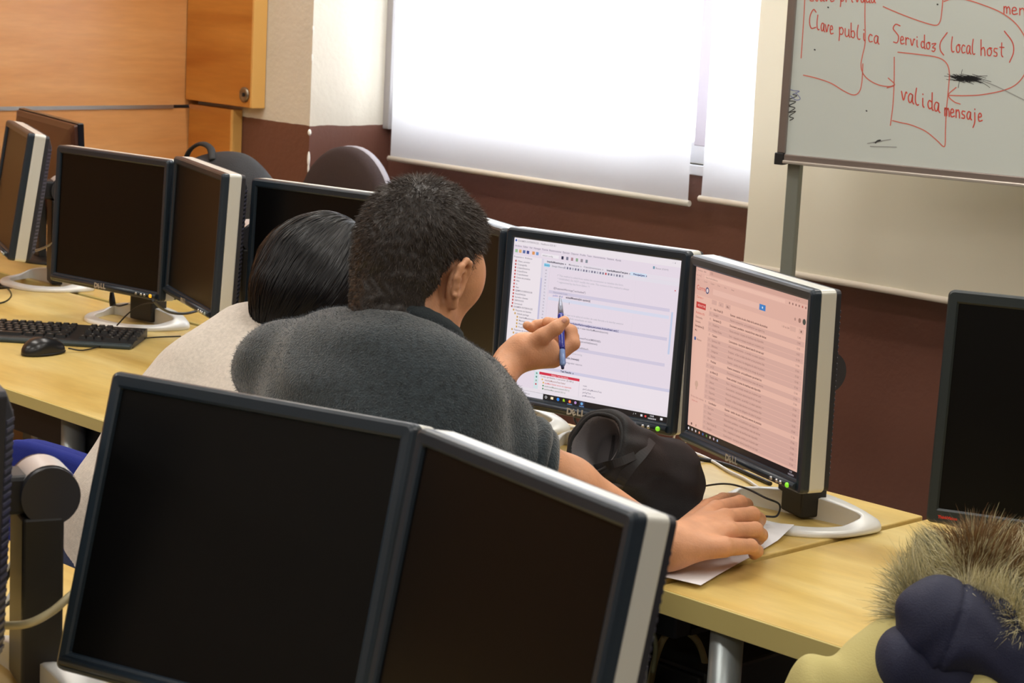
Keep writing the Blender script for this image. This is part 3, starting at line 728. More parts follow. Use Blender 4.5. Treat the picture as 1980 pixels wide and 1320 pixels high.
editor(); mail()
# ------------------------------------------------------------------ organic shapes: distance fields meshed by surface nets
def cone(p, a, b, r1, r2):
    a = np.asarray(a, float); b = np.asarray(b, float); ab = b - a
    t = np.clip(((p - a) @ ab) / max(1e-12, ab @ ab), 0, 1)
    return np.linalg.norm(p - (a + t[:, None] * ab), axis=1) - (r1 + (r2 - r1) * t)
def ell(p, c, r, R=None):
    q = p - np.asarray(c, float)
    if R is not None: q = q @ R            # R columns = local axes
    r = np.asarray(r, float)
    k0 = np.linalg.norm(q / r, axis=1); k1 = np.linalg.norm(q / (r * r), axis=1)
    return k0 * (k0 - 1) / np.maximum(k1, 1e-9)
def smin(a, b, k):
    h = np.clip(0.5 + 0.5 * (b - a) / k, 0, 1); return b + (a - b) * h - k * h * (1 - h)
def smax(a, b, k): return -smin(-a, -b, k)
def field(prims):
    """prims: list of (op, k, fn) where fn(p)->d"""
    def f(p):
        d = None
        for op, k, fn in prims:
            e = fn(p)
            if d is None: d = e
            elif op == '+': d = smin(d, e, k)
            elif op == '-': d = smax(d, -e, k)
            elif op == '&': d = smax(d, e, k)
        return d
    return f
def C_(a, b, r1, r2=None, k=.02, op='+'): return (op, k, lambda p: cone(p, a, b, r1, r1 if r2 is None else r2))
def E_(c, r, R=None, k=.02, op='+'): return (op, k, lambda p: ell(p, c, r, R))
def chain(pts, rs, k=.02): return [C_(pts[i], pts[i + 1], rs[i], rs[i + 1], k) for i in range(len(pts) - 1)]
def nets(f, lo, hi, h):
    lo = np.asarray(lo, float); hi = np.asarray(hi, float); B = 8
    nb = np.ceil((hi - lo) / (h * B)).astype(int)
    g = np.stack(np.meshgrid(*[np.arange(n) for n in nb], indexing='ij'), -1).reshape(-1, 3)
    dc = f(lo + (g + .5) * B * h)
    n = nb * B
    vol = np.empty(n, np.float32)
    v6 = vol.reshape(nb[0], B, nb[1], B, nb[2], B)
    v6[:] = dc.reshape(nb)[:, None, :, None, :, None]
    keep = g[np.abs(dc) < B * h * 1.25]
    off = np.stack(np.meshgrid(*[np.arange(B)] * 3, indexing='ij'), -1).reshape(-1, 3)
    for s in range(0, len(keep), 400):
        kk = keep[s:s + 400]
        idx = (kk[:, None, :] * B + off[None]).reshape(-1, 3)
        vol[idx[:, 0], idx[:, 1], idx[:, 2]] = f(lo + idx * h)
    ins = vol < 0
    cnt = np.zeros(n - 1, np.int8)
    for dx in (0, 1):
        for dy in (0, 1):
            for dz in (0, 1):
                cnt += ins[dx:n[0] - 1 + dx, dy:n[1] - 1 + dy, dz:n[2] - 1 + dz]
    cells = np.argwhere((cnt > 0) & (cnt < 8))
    cid = -np.ones(n - 1, np.int32); cid[cells[:, 0], cells[:, 1], cells[:, 2]] = np.arange(len(cells))
    acc = np.zeros((len(cells), 3)); num = np.zeros(len(cells))
    cor = [(0, 0, 0), (1, 0, 0), (0, 1, 0), (1, 1, 0), (0, 0, 1), (1, 0, 1), (0, 1, 1), (1, 1, 1)]
    for a in range(8):
        for b in range(a + 1, 8):
            da = np.array(cor[a]); db = np.array(cor[b])
            if np.abs(da - db).sum() != 1: continue
            ia = cells + da; ib = cells + db
            va = vol[ia[:, 0], ia[:, 1], ia[:, 2]]; vb = vol[ib[:, 0], ib[:, 1], ib[:, 2]]
            mk = (va < 0) != (vb < 0)
            t = np.where(mk, va / np.where(mk, va - vb, 1), 0)
            acc += np.where(mk[:, None], da + (db - da) * t[:, None], 0); num += mk
    V = lo + (cells + acc / num[:, None]) * h
    F = []
    for ax in range(3):
        o1, o2 = [(1, 2), (2, 0), (0, 1)][ax]
        sl0 = [slice(None)] * 3; sl1 = [slice(None)] * 3
        sl0[ax] = slice(0, n[ax] - 1); sl1[ax] = slice(1, n[ax])
        A_, B_ = ins[tuple(sl0)], ins[tuple(sl1)]
        e = np.argwhere(A_ != B_)
        e = e[(e[:, o1] > 0) & (e[:, o2] > 0) & (e[:, o1] < n[o1] - 1) & (e[:, o2] < n[o2] - 1)]
        if len(e) == 0: continue
        flip = A_[e[:, 0], e[:, 1], e[:, 2]]
        d1 = np.zeros(3, int); d1[o1] = 1; d2 = np.zeros(3, int); d2[o2] = 1
        q = [e, e - d1, e - d1 - d2, e - d2]
        q = np.stack([cid[c[:, 0], c[:, 1], c[:, 2]] for c in q], 1)
        q[~flip] = q[~flip][:, ::-1]
        F.append(q[(q >= 0).all(1)])
    return V, np.concatenate(F)
def np_mesh(name, V, F, mats, smooth=True, mi=None):
    me = bpy.data.meshes.new(name); V = np.asarray(V, np.float32); F = np.asarray(F, np.int32)
    me.vertices.add(len(V)); me.vertices.foreach_set('co', V.ravel())
    k = F.shape[1]
    me.loops.add(F.size); me.loops.foreach_set('vertex_index', F.ravel())
    me.polygons.add(len(F)); me.polygons.foreach_set('loop_start', np.arange(0, F.size, k, dtype=np.int32))
    me.polygons.foreach_set('loop_total', np.full(len(F), k, np.int32))
    for mm in (mats if isinstance(mats, (list, tuple)) else [mats]): me.materials.append(mm)
    if mi is not None: me.polygons.foreach_set('material_index', np.asarray(mi, np.int32))
    me.update(calc_edges=True); me.validate()
    if smooth: me.polygons.foreach_set('use_smooth', np.ones(len(me.polygons), bool))
    return me
def local(o, V): return np.asarray(V) - np.array(o.location)
def merge(parts):
    V = []; F = []; b = 0
    for v, f in parts: V.append(v); F.append(f + b); b += len(v)
    return np.concatenate(V), np.concatenate(F)
def surf_samples(V, F, n, rg):
    """random points on the quads with normals"""
    a, b, c, d = (V[F[:, i]] for i in range(4))
    nn = np.cross(c - a, d - b); ar = np.linalg.norm(nn, axis=1); nn /= np.maximum(ar, 1e-12)[:, None]
    i = rg.choice(len(F), n, p=ar / ar.sum()); u = rg.random((n, 1)); w = rg.random((n, 1))
    p = (a[i] * (1 - u) + b[i] * u) * (1 - w) + (d[i] * (1 - u) + c[i] * u) * w
    return p, nn[i]
def ribbons(paths, w0, rg, taper=0.1, nrm=None):
    """paths (n,k,3) -> thin tapering ribbons"""
    n, k, _ = paths.shape
    t = np.gradient(paths, axis=1); t /= np.maximum(np.linalg.norm(t, axis=2, keepdims=True), 1e-9)
    side = rg.normal(size=(n, 1, 3)) if nrm is None else nrm[:, None, :] + rg.normal(size=(n, 1, 3)) * .25; side = np.cross(t, side); side /= np.maximum(np.linalg.norm(side, axis=2, keepdims=True), 1e-9)
    w = (w0 if np.isscalar(w0) else np.asarray(w0)[:, None, None]) * (1 - (1 - taper) * np.linspace(0, 1, k) ** 1.5)[None, :, None] * .5
    V = np.stack([paths - side * w, paths + side * w], 2).reshape(-1, 3)
    base = (np.arange(n) * k * 2)[:, None]; j = np.arange(k - 1)[None] * 2
    b = (base + j).reshape(-1)
    return V, np.stack([b, b + 1, b + 3, b + 2], 1)
def head_axes(yaw_deg, pitch_deg, roll_deg=0):
    M = Matrix.Rotation(math.radians(yaw_deg), 3, 'Z') @ Matrix.Rotation(-math.radians(pitch_deg), 3, 'X') @ Matrix.Rotation(math.radians(roll_deg), 3, 'Y')
    return np.array(M)
def in_frame(fn, o, R, s):
    return lambda p: fn(((p - o) @ R) / s) * s
def head_field(fem=False):
    P = [E_((0, -.014, .034), (.077, .098, .090), k=.01), E_((0, .036, -.040), (.060, .058, .076), k=.03)]
    for s in (-1, 1):
        P += [C_((s * .056, .004, -.052), (s * .024, .066, -.098), .017, .019, .025), E_((s * .044, .058, -.018), (.022, .020, .022), k=.03), E_((s * .050, .046, .010), (.024, .034, .034), k=.03)]
    P += [C_((-.016, .076, -.103), (.016, .076, -.103), .016, .016, .02), C_((-.040, .078, .020), (.040, .078, .020), .013, .013, .015)]
    P += [C_((0, .090, .010), (0, .110, -.030), .008, .0125, .008), C_((-.012, .099, -.035), (.012, .099, -.035), .0075, .0075, .006)]
    for s in (-1, 1):
        P += [('-', .010, lambda p, s=s: ell(p, (s * .032, .097, .001), (.015, .011, .008))), E_((s * .032, .076, .001), (.013, .012, .011), k=.003)]
    P += [C_((-.019, .089, -.064), (.019, .089, -.064), .0062, .0062, .006), C_((-.016, .089, -.073), (.016, .089, -.073), .0066, .0066, .006)]
    # ears
    for s in (-1, 1):
        e = lambda y, z, o=0: (s * (.079 + o * 1.25), y * 1.08, z * 1.08)
        P += [E_((s * .080, -.006, -.010), (.007, .017, .030), k=.006)]
        hel = [e(.010, -.012, .001), e(.011, .008, .004), e(.004, .021, .008), e(-.010, .024, .012), e(-.021, .014, .014), e(-.023, -.002, .013), e(-.017, -.020, .010), e(-.008, -.032, .006)]
        P += [C_((s * .0795, .008, z_), (s * .0965, -.021, z_ - .002), .0042, .0042, .007) for z_ in (-.026, -.014, -.002, .010)]
        P += chain(hel, [.0035, .004, .0044, .0046, .0048, .0046, .0044, .005], .004)
        P += [C_(e(-.003, -.036, .003), e(-.001, -.040, .003), .0075, .0065, .005)]
        P += [('-', .004, lambda p, s=s: ell(p, (s * .089, -.005, -.006), (.007, .008, .014)))]
        P += [C_(e(.008, -.014, .002), e(.006, -.02, .003), .004, .004, .003)]
    return field(P)
HEAD = head_field()

SKIN = mat('skin', (206, 150, 114), .48, 0, .4, bump=.16, bscale=330, var=.13, vscale=26)
for n_ in [SKIN.node_tree.nodes['Principled BSDF']]:
    n_.inputs['Subsurface Weight'].default_value = .12; n_.inputs['Subsurface Radius'].default_value = (.012, .005, .003); n_.inputs['Subsurface Scale'].default_value = .6
NAIL = mat('fingernail', (222, 168, 150), .3)
KNIT = mat('dark_wool', (43, 51, 56), .95, 0, .1, bump=.55, bscale=330, var=.34, vscale=110, sheen=.5)
KNIT2 = mat('pale_wool', (205, 196, 186), .95, 0, .15, bump=.3, bscale=600, var=.10, vscale=160, sheen=.3)
HAIR1 = mat('short_dark_hair', (46, 40, 37), .45, 0, .45)
HAIR2 = mat('black_hair', (10, 10, 13), .45, 0, .3)
DENIM = mat('dark_trousers', (36, 38, 48), .85, bump=.3, bscale=300)
SHOE = mat('dark_shoes', (28, 26, 26), .5)

def cloth_noise(p, amp, f1):
    return amp * (np.sin(p[:, 0] * f1 + 2.1 * np.sin(p[:, 2] * f1 * .6)) * np.sin(p[:, 1] * f1 * .8 + 1.3) * .6 + .4 * np.sin(p[:, 2] * f1 * 1.7 + p[:, 0] * f1 * .9))
def add_cloth(f, amp, f1): return lambda p: f(p) + cloth_noise(p, amp, f1)

def finger(P, pts, rs): return P + chain(pts, rs, .004)

# ---------------------------------------------------------------- the short-haired man in the dark grey sweater
def man():
    t = thing('person', 'short-haired person in a dark grey sweater, back turned, pointing a pen at the screen', 'person', (-2.36, 2.05, 0))
    hO = J(812, 517, 3.20); R = head_axes(7, 14, 3); S = 1.0
    H = in_frame(HEAD, hO, R, S)
    hl = lambda x, y, z: hO + R @ (np.array([x, y, z]) * S)
    C7 = J(782, 640, 3.16)
    Ls, Rs = J(545, 712, 3.27), J(898, 768, 3.18)
    Re, Rw = J(985, 880, 3.13), PZ(1288, 1058, .785)
    Le, Lw = J(868, 872, 3.33), J(988, 696, 3.50)
    pel = J(690, 1340, 3.15)
    neck = [C_(hl(0, -.030, -.045), C7 + np.array([0, 0, -.01]), .056, .062, .03), C_(hl(0, -.01, -.06), hl(0, .0, -.15), .045, .055, .03)]
    parts = [nets(field([('+', .02, H)] + neck), hO + np.array([-.17, -.2, -.26]), hO + np.array([.17, .17, .19]), .0026)]
    # right hand lying over the mouse
    k = lambda x, y, z: PZ(x, y, z)
    mc = {'i': k(1385, 986, .808), 'm': k(1402, 1002, .812), 'r': k(1408, 1028, .806), 'p': k(1400, 1057, .794)}
    rh = [C_(Re, Re + (Rw - Re) * .35, .046, .047, .02), C_(Re + (Rw - Re) * .35, Rw, .047, .033, .02)]
    for a, off in (('i', (.006, .010, .004)), ('m', (.002, .004, .004)), ('r', (0, -.002, 0)), ('p', (0, -.008, -.004))):
        rh.append(C_(Rw + np.array(off), mc[a], .024, .0165, .022))
    rh.append(C_(Rw + np.array([-.0, 0, 0]), (mc['m'] + mc['r']) / 2 + np.array([0, 0, -.010]), .026, .018, .02))
    fg = {'i': [k(1431, 972, .802), k(1443, 976, .780), k(1444, 981, .763)], 'm': [k(1454, 995, .804), k(1467, 1004, .780), k(1465, 1013, .762)],
          'r': [k(1460, 1024, .797), k(1471, 1034, .775), k(1467, 1042, .758)], 'p': [k(1451, 1056, .785), k(1463, 1065, .767), k(1458, 1071, .755)]}
    for a, rr in (('i', .0122), ('m', .0128), ('r', .0122), ('p', .0112)):
        rh = finger(rh, [mc[a]] + fg[a], [.0155, rr * 1.06, rr * .93, rr * .84])
    th = [Rw + np.array([-.012, .020, 0]), k(1368, 980, .790), k(1398, 965, .775), k(1425, 962, .764)]
    rh = finger(rh, th, [.02, .0135, .0115, .0095])
    pts = np.array([Re, Rw] + list(mc.values()) + [q for v in fg.values() for q in v])
    parts.append(nets(field(rh), pts.min(0) - .06, pts.max(0) + .06, .0022))
    # left hand raised with the pen
    W = Lw; D = 3.50
    q = lambda x, y, dd=0.0: J(x, y, D + dd)
    lh = [C_(Le, Le + (W - Le) * .4, .046, .044, .02), C_(Le + (W - Le) * .4, W, .040, .0235, .02), C_(W, q(1012, 676), .0235, .024, .02)]
    lh += [C_(q(1012, 676, .005), q(1050, 670, .012), .024, .022, .02), C_(q(1015, 684, .01), q(1066, 688, .028), .022, .016, .02), C_(q(1040, 688, .0), q(1070, 690, .015), .016, .015, .02),
           C_(q(1020, 674, .02), q(1068, 672, .045), .020, .015, .015), C_(q(1028, 678, .03), q(1068, 678, .065), .017, .013, .015)]
    lh = finger(lh, [q(1020, 672, -.004), q(1050, 650, -.016), q(1075, 634, -.020), q(1091, 621, -.016)], [.018, .0138, .0118, .0092])
    lh = finger(lh, [q(1072, 690, .022), q(1108, 664, .028), q(1104, 640, .036), q(1078, 624, .040)], [.0140, .0115, .0105, .0085])
    lh = finger(lh, [q(1072, 684, .040), q(1106, 652, .050), q(1090, 630, .058), q(1058, 622, .056)], [.0135, .0115, .0105, .0085])
    lh = finger(lh, [q(1068, 676, .055), q(1094, 642, .070), q(1064, 626, .074), q(1036, 627, .066)], [.0130, .0108, .0098, .0082])
    lh = finger(lh, [q(1060, 670, .066), q(1066, 650, .082), q(1042, 642, .074), q(1019, 629, .056)], [.0115, .0092, .0085, .0074])
    parts.append(nets(field(lh), np.minimum(Le, W) - .07 + np.array([-.03, -.0, 0]), np.maximum(Le, q(1090, 640, .08)) + .08, .0022))
    # torso, legs (under the clothes)
    up = [C_(C7 + np.array([0, 0, -.02]), J(735, 860, 3.12), .06, .10, .04), C_(J(735, 860, 3.12), pel, .10, .12, .04), C_(Ls, Rs, .05, .05, .04), C_(Ls, Le, .045, .04, .02), C_(Rs, Re, .045, .04, .02)]
    F_ = np.array([-.30, .954, 0]); SD = np.array([.954, .30, 0])
    kn = [pel + SD * s * .13 + F_ * .42 + np.array([0, 0, -.02]) for s in (-1, 1)]
    an = [np.array([p[0], p[1], .09]) - F_ * .03 for p in kn]
    for s, a, b in ((-1, kn[0], an[0]), (1, kn[1], an[1])):
        up += [C_(pel + SD * s * .09, a, .07, .05, .04), C_(a, b, .05, .035, .02)]
    pts = np.array([C7, Ls, Rs, pel, Le, Re] + kn + an)
    parts.append(nets(field(up), pts.min(0) - .14, pts.max(0) + .14, .010))
    V, F = merge(parts)
    link('body', np_mesh('body', local(t, V), F, SKIN), t)
    # fingernail of the thumb
    bm = bmesh.new(); nm = q(1091, 619, -.0262); bmesh.ops.create_icosphere(bm, subdivisions=2, radius=1, matrix=Matrix.Translation(Vector(nm - np.array(t.location))) @ Matrix(CR.T.tolist()).to_4x4() @ Matrix.Rotation(math.radians(-52), 4, 'Z') @ Matrix.Diagonal((.0055, .0042, .0016, 1)))
    obj('fingernail', bm, NAIL, t, True)
    # sweater
    ch = (Ls + Rs) / 2
    lm, rm = (Ls + C7) / 2 + np.array([0, 0, -.024]), (Rs + C7) / 2 + np.array([0, 0, -.044])
    s = [C_(Ls, lm, .054, .073, .04), C_(lm, rm, .073, .066, .03), C_(rm, Rs, .066, .062, .03)]
    s += [E_(J(742, 820, 3.14), (.205, .125, .17), np.array([SD, F_, [0, 0, 1]]).T, .07), C_(J(722, 900, 3.12) - SD * .06, pel - SD * .06 + np.array([0, 0, .08]), .125, .125, .07), C_(J(722, 900, 3.12) + SD * .06, pel + SD * .06 + np.array([0, 0, .08]), .125, .125, .07)]
    s += [C_(Ls, J(690, 800, 3.16), .054, .08, .05), C_(Ls, Ls + (Le - Ls) * .5, .056, .060, .05), C_(Ls + (Le - Ls) * .5, Le, .064, .056, .03), C_(Le, Le + (Lw - Le) * .30, .056, .050, .02)]
    s += [C_(Rs, Rs + (Re - Rs) * .55, .064, .066, .04), C_(Rs + (Re - Rs) * .55, Re, .066, .056, .03), C_(Re, Re + (Rw - Re) * .08, .056, .052, .02)]
    ax = (C7 - hO) / np.linalg.norm(C7 - hO)
    # neckline: a ring tilted forward with the neck
    rc = J(784, 643, 3.17); e1 = (J(880, 674, 3.15) - rc) * .96; e2 = -CR[2] * .058 - CR[1] * .022
    ring = [rc + e1 * math.cos(a) + e2 * math.sin(a) for a in np.linspace(0, 2 * math.pi, 49)]
    axn = np.cross(e1, e2); axn /= np.linalg.norm(axn); axn *= np.sign(axn[2])
    s += [C_(ring[i] - axn * .022, ring[i + 4] - axn * .026, .017, .017, .025) for i in range(0, 48, 4)]
    s += [('-', .010, lambda p: cone(p, rc - axn * .02, rc + axn * .12, .058, .075))]
    pts = np.array([C7, Ls, Rs, pel, Le, Re])
    fs = field(s); fs2 = lambda p: fs(p) + cloth_noise(p, .0035, 26) + .0022 * np.sin(p @ np.array([38., 20., 75.]) + 2.2 * np.sin(p[:, 0] * 23)) * np.clip(np.sin(p @ np.array([17., -13., 9.])) + .3, 0, 1)
    V, F = nets(fs2, pts.min(0) - .16, pts.max(0) + .14, .006)
    sw = link('sweater', np_mesh('sweater', local(t, V), F, KNIT), t)
    # wool fuzz standing off the cloth
    p, nn = surf_samples(V, F, 52000, rng); d = nn + rng.normal(size=nn.shape) * .8
    d /= np.linalg.norm(d, axis=1, keepdims=True); L = rng.uniform(.002, .0065, (len(p), 1))
    VV, FF = ribbons(np.stack([p, p + d * L * .6, p + d * L + rng.normal(size=p.shape) * .0008], 1), .00055, rng)
    fz = link('wool_fuzz', np_mesh('wool_fuzz', local(t, VV), FF, mat('wool_fibre', (94, 99, 105), .9)), sw); fz['kind'] = 'stuff'
    # ribbed collar, rolled cuffs
    bm = bmesh.new()
    tube(bm, [q_ - np.array(t.location) + axn * (.013 + .0008 * (i % 2)) for i, q_ in enumerate(ring)], .0125, 10, 0, False, 1.2)
    obj('collar', bm, mat('ribbed_wool', (38, 45, 49), .95, bump=.6, bscale=500), sw)
    for E0, dr, rr in ((Re + (Rw - Re) * .09, Rw - Re, .057), (Le + (Lw - Le) * .30, Lw - Le, .046)):
        bm = bmesh.new(); dn = dr / np.linalg.norm(dr); u, w = frame_of(dn)
        for ofs, r2 in ((-.012, .014), (.006, .013)):
            tube(bm, [Vector(E0 - np.array(t.location)) + Vector(dn) * (ofs + .004 * math.sin(3 * a)) + (u * math.cos(a) + w * math.sin(a)) * (rr + .004 * math.sin(2 * a + ofs * 90)) for a in np.linspace(0, 2 * math.pi, 33)], r2, 10, 0, False)
        obj('cuff', bm, KNIT, sw)
    # trousers and shoes
    tr = [C_(pel - SD * .08, pel + SD * .08, .135, .135, .05)]
    for sg, a, b in ((-1, kn[0], an[0]), (1, kn[1], an[1])):
        tr += [C_(pel + SD * sg * .09, a, .10, .072, .04), C_(a, b + np.array([0, 0, .0]), .070, .055, .02)]
    pts = np.array([pel] + kn + an); V, F = nets(add_cloth(field(tr), .004, 22), pts.min(0) - .18, pts.max(0) + .17, .012)
    link('trousers', np_mesh('trousers', local(t, V), F, DENIM), t)
    for a in an:
        V, F = nets(field([C_(np.array([a[0], a[1], .045]) - F_ * .05, np.array([a[0], a[1], .035]) + F_ * .13, .042, .034, .02), ('&', .005, lambda p: -p[:, 2] + .002)]), np.minimum(a - .25, a) * [1, 1, 0] + [0, 0, -.03], (a + .25) * [1, 1, 0] + [0, 0, .13], .008)
        link('shoe', np_mesh('shoe', local(t, V), F, SHOE), t)
    # hair
    ky = np.array([-.14, -.10, -.078, -.058, -.044, -.032, -.022, .012, .018, .028, .036, .05, .075, .12])
    kz = np.array([-.126, -.124, -.116, -.082, -.030, .004, .026, .026, -.012, -.006, .022, .030, .070, .085])
    cap = field([E_((0, -.016, .036), (.083, .106, .099), k=.01), C_((0, -.062, .0), (0, -.058, -.066), .050, .046, .03), C_((0, -.058, -.06), (0, -.048, -.12), .0475, .053, .02), C_((-.03, -.05, -.02), (-.028, -.045, -.05), .045, .042, .02), C_((.03, -.05, -.02), (.028, -.045, -.05), .045, .042, .02), C_((.0, .055, .06), (.0, .05, .06), .052, .052, .03)])
    nkf = field(neck)
    def hf(p):
        l = ((p - hO) @ R) / S
        d = smin(cap(l), (nkf(p) - .006) / S, .01) + .0016 * np.sin(l[:, 0] * 240 + 2 * np.sin(l[:, 2] * 150)) * np.sin(l[:, 1] * 210 + l[:, 2] * 130)
        line = np.interp(l[:, 1], ky, kz) - l[:, 2] + .003 * np.sin(l[:, 0] * 320) + .002 * np.sin(l[:, 1] * 500)
        return smax(d, line * .8, .006) * S
    V, F = nets(hf, hO - .21, hO + .19, .0028)
    hr = link('hair', np_mesh('hair', local(t, V), F, HAIR1), t)
    p, nn = surf_samples(V, F, 30000, rng)
    l = ((p - hO) @ R) / S
    crown = np.array([.01, -.06, .12]); fl = l - crown; fl /= np.linalg.norm(fl, axis=1, keepdims=True); fl = (fl @ R.T)
    fl -= nn * (fl * nn).sum(1, keepdims=True)
    low = np.clip((l[:, 2] + .09) / .15, .3, 1)[:, None]
    d0 = nn * .55 + fl * .8 + rng.normal(size=p.shape) * .28; d0 /= np.linalg.norm(d0, axis=1, keepdims=True)
    L = rng.uniform(.006, .014, (len(p), 1)) * low
    P3 = np.stack([p - nn * .001, p + d0 * L * .5, p + d0 * L + fl * L * .18], 1)
    VV, FF = ribbons(P3, .0009, rng)
    st = link('hair_strands', np_mesh('hair_strands', local(t, VV), FF, mat('hair_strand', (64, 55, 50), .5, 0, .4)), hr); st['kind'] = 'stuff'
    # eyes, eyebrows
    for sx in (-1, 1):
        bm = bmesh.new(); bmesh.ops.create_uvsphere(bm, u_segments=16, v_segments=10, radius=.0118 * S, matrix=Matrix.Translation(Vector(hl(sx * .032, .0775, .001) - np.array(t.location))))
        ir = Vector(hl(sx * .032, .0885, .001) - np.array(t.location))
        for f in bm.faces:
            if (f.calc_center_median() - ir).length < .0052: f.material_index = 1
        obj('eye', bm, [mat('eye_white', (230, 224, 218), .2), mat('iris', (52, 34, 24), .2)], t, True)
        bm = bmesh.new(); tube(bm, [Vector(hl(sx * x, y, z) - np.array(t.location)) for x, y, z in ((.016, .0935, .021), (.032, .092, .026), (.05, .080, .022))], [.003, .0034, .0015], 8)
        obj('eyebrow', bm, HAIR1, t)
    return t, q, D
MAN, LQ, LD = man()

# ---------------------------------------------------------------- the black-haired person in the pale sweater
def woman():
    t = thing('person', 'black-haired person in a pale oatmeal sweater, bent over the desk, half hidden', 'person', (-2.95, 2.1, 0))
    hO = J(640, 566, 3.86); R = head_axes(2, 34, -14); S = 1.0
    H = in_frame(HEAD, hO, R, S); hl = lambda x, y, z: hO + R @ (np.array([x, y, z]) * S)
    C7 = J(540, 655, 3.84)
    lat = np.array([.97, .24, 0]); fw = np.array([-.24, .97, 0])
    sp = [J(530, 690, 3.84), J(462, 775, 3.80), J(398, 868, 3.76), J(314, 990, 3.72), J(302, 1120, 3.72)]
    Ls, Rs = J(548, 690, 3.92) - lat * .12, J(540, 700, 3.84) + lat * .15
    neck = [C_(hl(0, -.03, -.05), C7, .048, .055, .03)]
    parts = [nets(field([('+', .02, H)] + neck), np.minimum(hO, C7) - .17, np.maximum(hO, C7) + .17, .004)]
    Le, Re = Ls + fw * .10 + np.array([0, .05, -.20]), Rs + fw * .12 + np.array([0, .05, -.18])
    Le[2] = max(Le[2], .80); Re[2] = max(Re[2], .80)
    Lw, Rw = Le + fw * .22 + lat * .06, Re + fw * .22 - lat * .06
    Lw[2] = Rw[2] = .775
    up = [C_(C7, sp[0], .05, .07, .03)] + chain(sp, [.07, .09, .09, .09, .11], .03) + [C_(Ls, Rs, .045, .045, .03), C_(Ls, Le, .04, .035, .02), C_(Rs, Re, .04, .035, .02)]
    kn = [sp[-1] + lat * s * .11 + fw * .42 for s in (-1, 1)]; an = [np.array([p[0], p[1], .09]) for p in kn]
    for s, a, b in ((-1, kn[0], an[0]), (1, kn[1], an[1])): up += [C_(sp[-1] + lat * s * .08, a, .07, .05, .03), C_(a, b, .05, .033, .02)]
    pts = np.array(sp + kn + an + [Ls, Rs, Le, Re]); parts.append(nets(field(up), pts.min(0) - .14, pts.max(0) + .14, .011))
    for sg, E0, W0 in ((-1, Le, Lw), (1, Re, Rw)):
        f2 = [C_(E0, W0, .036, .025, .02)]
        d = fw
        for i, o in enumerate((-.027, -.009, .009, .026)):
            m_ = W0 + d * .075 + lat * o + np.array([0, 0, .004]); L = (.068, .078, .072, .056)[i if sg > 0 else i]
            f2.append(C_(W0 + lat * o * .5, m_, .018, .011, .012))
            f2 = finger(f2, [m_, m_ + d * L * .5 + np.array([0, 0, .004]), m_ + d * L + np.array([0, 0, -.014])], [.0095, .0085, .007])
        f2 = finger(f2, [W0 - sg * lat * .018 + d * .02, W0 - sg * lat * .045 + d * .055, W0 - sg * lat * .05 + d * .09 + np.array([0, 0, -.012])], [.014, .0105, .008])
        parts.append(nets(field(f2), np.minimum(E0, W0) - .08, np.maximum(E0, W0) + np.array([.1, .2, .08]), .0035))
    V, F = merge(parts); link('body', np_mesh('body', local(t, V), F, SKIN), t)
    s = []
    for sd in (-1, 1):
        s += chain([p + lat * sd * w for p, w in zip(sp, (.05, .075, .075, .07, .07))], [.088, .105, .108, .108, .12], .05)
    s += [C_(Ls, C7 - np.array([0, 0, .04]), .058, .065, .09), C_(Rs, C7 - np.array([0, 0, .04]), .058, .065, .07)]
    for A_, B_, W_2 in ((Ls, Le, Lw), (Rs, Re, Rw)): s += [C_(A_, B_, .062, .052, .03), C_(B_, B_ + (W_2 - B_) * .85, .050, .038, .02)]
    s += [('-', .01, lambda p: cone(p, hl(0, -.03, -.05), C7 + np.array([0, 0, .0]), .054, .056))]
    fs = field(s); fs2 = lambda p: fs(p) + cloth_noise(p, .005, 20)
    pts = np.array(sp + [Ls, Rs, Le, Re, Lw, Rw]); V, F = nets(fs2, pts.min(0) - .17, pts.max(0) + .15, .007)
    sw = link('sweater', np_mesh('sweater', local(t, V), F, KNIT2), t)
    tr = [C_(sp[-1] - lat * .07, sp[-1] + lat * .07, .125, .125, .05)]
    for sg, a, b in ((-1, kn[0], an[0]), (1, kn[1], an[1])): tr += [C_(sp[-1] + lat * sg * .08, a, .095, .068, .04), C_(a, b, .066, .05, .02)]
    pts = np.array([sp[-1]] + kn + an); V, F = nets(add_cloth(field(tr), .003, 22), pts.min(0) - .17, pts.max(0) + .15, .012)
    link('trousers', np_mesh('trousers', local(t, V), F, mat('blue_jeans', (44, 54, 84), .85, bump=.3, bscale=300)), t)
    for a in an:
        V, F = nets(field([C_(np.array([a[0], a[1], .04]) - fw * .05, np.array([a[0], a[1], .032]) + fw * .11, .038, .03, .02), ('&', .005, lambda p: -p[:, 2] + .002)]), (a - .22) * [1, 1, 0] + [0, 0, -.03], (a + .22) * [1, 1, 0] + [0, 0, .12], .008)
        link('shoe', np_mesh('shoe', local(t, V), F, SHOE), t)
    # hair: cap over the skull, falling behind the neck towards the left shoulder
    tip = J(535, 612, 3.80); mid = J(560, 565, 3.80)
    cap = field([E_((0, -.020, .036), (.088, .112, .103), k=.01)])
    hm = [('+', .02, in_frame(cap, hO, R, S)), C_(J(580, 525, 3.82), mid, .082, .068, .04), C_(mid, tip, .062, .036, .04), C_(J(610, 560, 3.80), J(575, 600, 3.80), .075, .05, .04), C_(J(640, 560, 3.8), J(640, 610, 3.82), .07, .05, .04)]
    f0 = field(hm)
    def hf(p):
        l = ((p - hO) @ R) / S
        face = ell(l, (0, .10, -.05), (.07, .075, .10)) * S
        return smax(f0(p), -face, .01)
    V, F = nets(hf, hO + np.array([-.24, -.24, -.22]), hO + np.array([.22, .22, .2]), .0035)
    hr = link('hair', np_mesh('hair', local(t, V), F, HAIR2), t)
